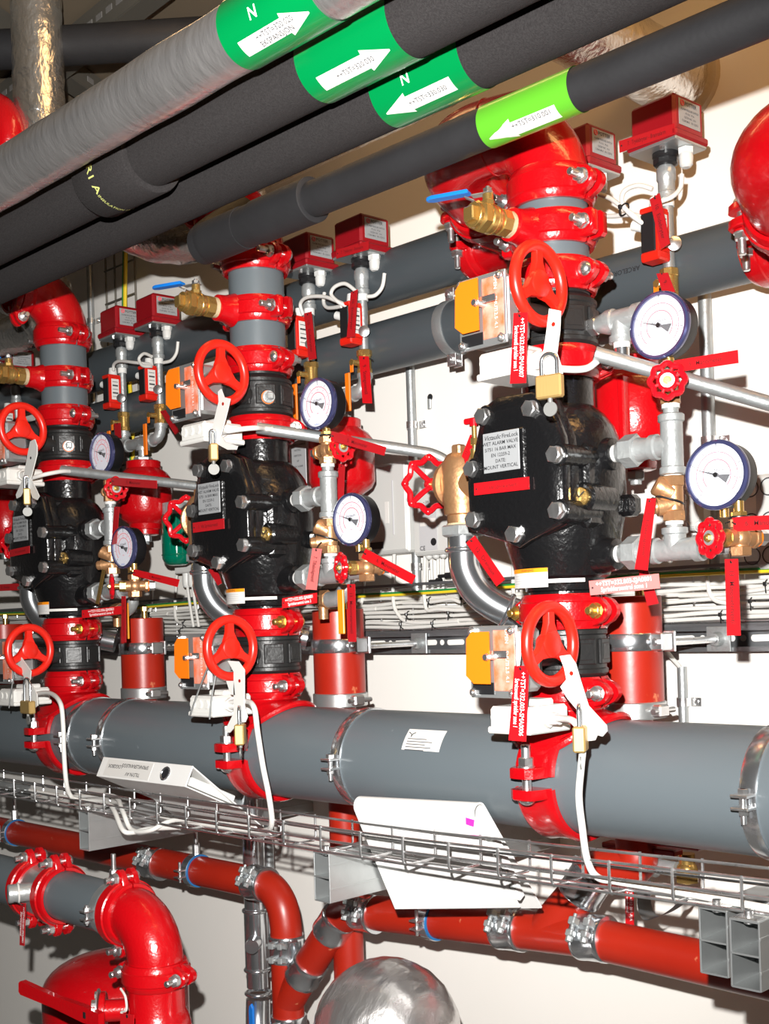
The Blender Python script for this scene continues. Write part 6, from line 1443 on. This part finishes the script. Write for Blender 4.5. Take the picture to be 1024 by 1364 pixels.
coupling((xc2, PY, PZ), (1, 0, 0), (0, -1, 0), PR, 'right one of two red couplings at the outlet spool, lower left', w=.048, over=.026)
coupling((xc3 - .03, PY, PZ), (1, 0, 0), (0, -1, 0), PR, 'left one of two red couplings at the outlet spool, lower left', w=.048, over=.026)
t = thing('outlet_spool', 'grey spool with round steel sensor plug between two red couplings', 'pipe', ((xc2 + xc3) / 2, PY, PZ))
part('ring', MB().cyl((xc3 - .03, PY, PZ), (xc2, PY, PZ), PR + .003, n=40), STEEL, t)
q = V((-2.4269, -0.3650, 0.9410)); part('sensor_plug', MB().cyl((q.x + .02, PY - .045, q.z), (q.x, PY - .095, q.z), .020, n=28, bev=.002), GALVM, t)
part('white_tie', MB().torus((q.x + .008, PY - .075, q.z), (-.35, -.9, 0), .0215, .002, 24, 6), WHITEP, t)
tag((-2.3584, -0.3700, 0.9307), (-2.3710, -0.3700, 0.8380), (-2.3815, -0.3700, 0.9273), ['++TST=332.001-SMA0001', 'Serviceventil'], 'narrow red tag hanging from the steel sensor plug, lower left', size=.46, m=TAGR2, ink=INKW, br=(-2.3908, -0.3700, 0.8362), tie=(q.x, PY - .088, q.z - .02))
def ring_clamp(x, label):
    t = thing('pipe_clamp', label, 'pipe clamp', (x, PY, PZ)); c = V((x, PY, PZ))
    part('clamp_ring', MB().lathe(c - Xv * .011, Xv, [(0, PR + .0004), (0, PR + .003), (.022, PR + .003), (.022, PR + .0004)], 44), GALV, t)
    f = c + V((0, -PR - .012, 0)); part('clamp_ear', MB().box(f + Zv * .008, (.022, .022, .0035), .001).box(f - Zv * .008, (.022, .022, .0035), .001).cyl(f - Zv * .02, f + Zv * .02, .004, n=10).hexa(f + Zv * .010, Zv, .012, .006).hexa(f - Zv * .016, Zv, .012, .006), ZINC, t)
    part('hanger_rod', MB().cyl(c + Zv * (PR + .002), c + Zv * (PR + .06), .005, n=12).hexa(c + Zv * (PR + .002), Zv, .016, .026), ZINC, t)
ring_clamp(xc1 - .045, 'thin zinc pipe clamp on the grey feed pipe, lower left')
zc4 = PZ - .104
coupling((xv, PY, zc4), Zv, (.25, -.97, 0), PR, 'red coupling under the large red elbow, lower left', w=.05, over=.03)
t = thing('lever_valve', 'red butterfly valve with long red lever, lower left', 'valve', (xv, PY, zc4 - .08))
part('body', MB().lathe((xv, PY, zc4 - .20), Zv, [(0, .057), (.05, .057), (.055, .062), (.07, .066), (.10, .066), (.12, .060), (.13, .0555), (.19, .0555)], 40), RED, t)
ld = V((-.62, -.78, 0)); o = V((xv, PY, zc4 - .068))
part('neck', MB().cyl(o + ld * .03, o + ld * .115, .021, n=22).cyl(o + ld * .098, o + ld * .110, .037, n=30, bev=.002), RED, t)
part('notch_plate', MB().cyl(o + ld * .112, o + ld * .1145, .043, n=36).cyl(o + ld * .112, o + ld * .128, .013, n=16), STEEL, t)
h = o + ld * .128
for k, (dx, dz) in enumerate(((-.024, .024), (.024, .022), (-.020, -.026))):
    pp = o + ld * .114 + V((dx * .78, -dx * .62 * -1 * -1, dz)); part('bolt', MB().hexa(pp, ld, .014, .009), ZINC, t)
tip, base = V((-2.2993, -0.4100, 0.7767)), V((-2.0594, -0.3900, 0.7617)); lv = (tip - base); LL = lv.length; lv.normalize()
wv = Zv - lv * Zv.dot(lv); wv.normalize()
part('lever', MB().prism([(-.030, -.013), (.02, -.017), (LL * .5, -.013), (LL - .006, -.014), (LL, -.009), (LL, .009), (LL - .006, .014), (LL * .5, .011), (.02, .015), (-.030, .013)], base, lv, wv, .013 * (1 if lv.cross(wv).y < 0 else -1), .0 ), RED, t)
part('lever_screw', MB().box(base + lv * .012 - Yv * .0145, (.008, .002, .012), .0005), BLKP, t)
tag((-1.9058, -0.4000, 0.7965), (-1.9122, -0.4000, 0.7290), (-1.9516, -0.4000, 0.7897), [''], 'red tag on white tie at the lever valve, lower left', br=(-1.9557, -0.4000, 0.7190))
q = V((-1.9595, -0.3850, 0.7983)); solo('white_tie', MB().tube([q + V((-.012, 0, .03)), q + V((.010, -.004, .02)), q + V((.012, -.004, -.004)), q + V((-.006, -.004, -.012)), q + V((.012, -.004, -.022)), q + V((.02, -.004, -.03))], .0022, 7, smooth=6), WHITEP, 'white plastic tie holding the tag at the lever valve', 'cable tie', q)
# the vessel itself
vc = V((-2.5194, -0.0600, 0.5601)); zt2 = (-2.5091, -0.0600, 0.7344)[2]; RV = .172
t = thing('pressure_vessel', 'red domed pressure vessel behind the lever valve, lower left', 'tank', (vc.x, -.06, zt2 - .1))
pr = [(0, RV)] + [(.40 + .085 * math.sin(math.radians(a)), RV * math.cos(math.radians(a)) + .0) for a in range(0, 91, 9)]
pr[-1] = (.485, 1e-4)
part('shell', MB().lathe((vc.x, -.06, zt2 - .485), Zv, pr, 64), RED, t)
part('top_cap', MB().ball((vc.x + .045, -.02, zt2 - .008), .024, 20, 8, lo=0), BLKP, t)
part('side_pipe', MB().cyl((vc.x + .11, -.16, zt2 - .10), (vc.x + .18, -.20, zt2 - .098), .020, n=20), RED, t)

# ------------------------------------------------------------------ boxes and small things on the wall
def wall_box(px0, px1, depth, label, name='junction_box'):
    a, b = V(px0), V(px1); y0 = WY - depth
    t = thing(name, label, 'electrical box', ((a.x + b.x) / 2, WY - depth / 2, (a.z + b.z) / 2))
    c = V(((a.x + b.x) / 2, WY - depth / 2 - .002, (a.z + b.z) / 2)); w_, h_ = abs(b.x - a.x), abs(a.z - b.z)
    part('housing', MB().box(c, (w_, depth - .004, h_), .005), OFFW, t)
    part('lid', MB().box(c - Yv * (depth / 2 - .002), (w_ - .012, .006, h_ - .012), .003), OFFW, t)
    return t, c, y0 - .004, w_, h_
t, c, yf, w_, h_ = wall_box((-2.0501, 0.3500, 1.8679), (-1.9035, 0.3500, 1.6586), .07, 'off white control unit on the wall right of the middle gauges')
part('slot', MB().box((c.x + .03, yf - .001, c.z), (.004, .002, h_ * .6), .0005), GREYLAB, t)
part('small_label', MB().box((c.x + .01, yf - .001, c.z - .01), (.012, .001, .05), .0002), STICK, t)
part('dark_label', MB().box((c.x - .03, yf - .001, c.z - h_ * .40), (.05, .001, .016), .0002), INKG, t)
t, c, yf, w_, h_ = wall_box((-1.8903, 0.3500, 1.7936), (-1.7615, 0.3500, 1.6478), .07, 'off white electrical box behind the scalloped handwheel shadow')
l = part('data_label', MB().box((c.x - .012, yf - .001, c.z - .01), (.055, .001, h_ * .72), .0002), GREYLAB, t)
part('white_field', MB().box((c.x - .012, yf - .0018, c.z + .0), (.047, .0008, .016), 0), STICK, l)
part('round_mark', MB().cyl((c.x + .004, yf - .0015, c.z - .045), (c.x + .004, yf - .0022, c.z - .045), .0085, n=20), INKB, l)
part('lettering', text_mb('CE', .014, 'CENTER', None, (c.x - .030, yf - .0016, c.z - .058), (1, 0, 0), (0, 0, 1), .0004), INKB, l)
for k, s in enumerate(['~ 230 V', '50 Hz', 'IP 54']): part('lettering', text_mb(s, .0075, 'CENTER', None, (c.x - .012, yf - .0016, c.z + .045 - k * .011), (1, 0, 0), (0, 0, 1), .0004), INKB, l)
for k in range(5): part('gland_edge', MB().ball((c.x - .045 + k * .022, WY - .04, c.z - h_ / 2), .009, 12, 6, lo=-90, hi=20), OFFW, t)
for k, (a, b) in enumerate((((-1.8880, 0.4000, 1.6465), (-1.8893, 0.4000, 1.5640)), ((-1.8739, 0.4000, 1.6456), (-1.8728, 0.4000, 1.5634)), ((-1.8529, 0.4000, 1.6443), (-1.8542, 0.4000, 1.5626)), ((-1.8368, 0.4000, 1.6434), (-1.8403, 0.4000, 1.5621)))):
    solo('cable', MB().tube([a, b], .0035, 8), CABLE, ['first', 'second', 'third', 'fourth'][k] + ' thin cable hanging from the wall box, counted from the left', 'cable', a)
for k, p in enumerate(((-1.8530, 0.3900, 1.5898), (-1.8249, 0.3900, 1.6003), (-2.1516, 0.3900, 1.6295))):
    t = thing('cable_clip', ['left', 'right', 'lone'][k] + ' black clip on the wall below the electrical boxes', 'clip', p)
    part('clip', MB().cyl(V(p) + V((-.018, 0, 0)), V(p) + V((.010, 0, 0)), .004, n=8).cyl(V(p) + V((.008, -.004, 0)), V(p) + V((.020, -.004, 0)), .007, n=10), BLKP, t)
t, c, yf, w_, h_ = wall_box((-1.1916, 0.3500, 1.7239), (-1.1536, 0.3500, 1.6515), .07, 'off white box with knockouts behind the check valve, right side')
for dx, dz in ((-.014, .03), (.014, .03), (-.014, -.03), (.014, -.03)): part('knockout', MB().torus((c.x + dx, yf, c.z + dz), (0, -1, 0), .010, .001, 20, 6), OFFW, t)
t, c, yf, w_, h_ = wall_box((-1.0491, 0.3500, 1.7401), (-0.9706, 0.3500, 1.5729), .07, 'off white box with knockouts at the right edge')
for dx in (-.045, -.01):
    for dz in (.06, 0, -.06): part('knockout', MB().torus((c.x + dx, yf, c.z + dz), (0, -1, 0), .015, .0012, 24, 6), INKG, t)
# green sight bowl between left and middle stations
gc = V((-2.6414, 0.2400, 1.7436)); t = thing('sight_bowl', 'green glass sight bowl on the wall left of the middle valve', 'filter bowl', gc)
part('bowl', MB().lathe(gc - Zv * .075, Zv, [(0, .022), (.004, .030), (.016, .038), (.020, .0385), (.13, .0385), (.134, .034)], 32), GLASSG, t)
part('bowl_ring', MB().torus(gc - Zv * .048, Zv, .0385, .0022, 32, 8), GLASSG, t)
part('head', MB().lathe(gc + Zv * .058, Zv, [(0, .036), (.03, .036), (.034, .02)], 28), GALVM, t)
t = thing('cable_gland_block', 'grey cable gland block under the green sight bowl', 'electrical box', (-2.7088, 0.3500, 1.6546))
c = V((-2.7363, 0.3600, 1.6644)); part('block', MB().box(c, (.10, .06, .022), .003), GLAND, t)
for dx in (-.02, .005, .03): part('gland', MB().lathe(c + V((dx, -.01, -.05)), Zv, [(0, .008), (.006, .012), (.02, .013), (.04, .012)], 16), GLAND, t)
for dx in (-.02, .005): part('cable', MB().tube([c + V((dx, -.01, -.04)), c + V((dx + .004, -.005, -.10)), c + V((dx + .01, 0, -.16))], .004, 8, smooth=4), CABLE, t)
# keyhole slot in the wall panel
c = V((-1.8883, 0.4295, 2.0055)); t = thing('wall_plug', 'small plastic plug in a keyhole on the bare wall', 'wall plug', c)
part('hole', MB().cyl(c + Zv * .010, c + Zv * .010 - Yv * .001, .008, n=14), INKB, t); part('plug', MB().box(c - V((0, .003, .006)), (.010, .006, .024), .002), GALVM, t)
# upright mesh ladder with the earth wire on the wall at left
t = thing('wire_ladder', 'upright wire cable ladder on the wall above the left pressure switches', 'cable tray', (-3.1247, 0.4000, 2.4979))
lx = [(-3.1998, 0.4000, 2.5139)[0], (-3.1495, 0.4000, 2.5032)[0], (-3.0921, 0.4000, 2.4909)[0], (-3.0399, 0.4000, 2.4798)[0]]
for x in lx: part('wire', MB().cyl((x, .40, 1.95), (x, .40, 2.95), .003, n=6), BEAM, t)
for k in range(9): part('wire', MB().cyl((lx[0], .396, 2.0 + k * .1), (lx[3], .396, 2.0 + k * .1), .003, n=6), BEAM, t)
t = thing('earth_wire', 'yellow and green earth wire on the upright wire ladder', 'cable', (-3.0525, 0.3900, 2.4808))
pp = [(lx[2] + .025 + .01 * math.sin(k), .385, 1.95 + k * .1) for k in range(11)]
part('yellow_stripe', MB().tube(pp, .006, 8, smooth=3), YG, t); part('green_stripe', MB().tube([(a - .007, b - .001, c_2) for a, b, c_2 in pp], .005, 8, smooth=3), GRN, t)
# drain cocks and odd fittings seen below the header at right
c = V((-1.1227, 0.2200, 1.0537)); t = thing('test_valve', 'small brass valve below the right header pipe', 'valve', c)
part('body', MB().hexa(c - Zv * .02, Zv, .036, .02).cyl(c - Zv * .01, c + Zv * .03, .014, n=18).ball(c, .019, 16, 8), BRASS, t)
part('pipe', MB().cyl(c + V((-.02, 0, 0)), c + V((-.16, .0, .004)), .013, n=18).cyl(c + V((-.06, 0, 0)), c + V((-.078, 0, .001)), .019, n=18), GALVM, t)
part('lever', MB().box(c + V((-.01, -.03, .05)), (.12, .03, .008), .002), REDBOX, t)
c = V((-1.2410, 0.2200, 1.0524)); t = thing('test_valve', 'small brass valve above the narrow red tag, right side', 'valve', c)
part('body', MB().hexa(c - Zv * .02, Zv, .030, .02).cyl(c - Zv * .04, c + Zv * .03, .0125, n=18), BRASS, t)
part('lever', MB().box(c + V((.04, -.02, .035)), (.15, .03, .010), .002), REDBOX, t)
t = thing('metal_bracket', 'curled strip of galvanized steel hanging below the right tray', 'bracket', (-1.1006, 0.1000, 1.0086))
a = [V((-1.1307, 0.1000, 1.0541)), V((-1.1321, 0.1000, 1.0164)), V((-1.1212, 0.1000, 0.9968)), V((-1.1064, 0.1200, 1.0001)), V((-1.0960, 0.1500, 1.0122)), V((-1.0916, 0.1600, 1.0236))]
mb = MB()
cr = crom(a, 6); mb.add([p + V((0, dy, 0)) for p in cr for dy in (-.02, .02)] , [(2 * i, 2 * i + 1, 2 * i + 3, 2 * i + 2) for i in range(len(cr) - 1)])
part('strip', mb, DSTEEL, t)
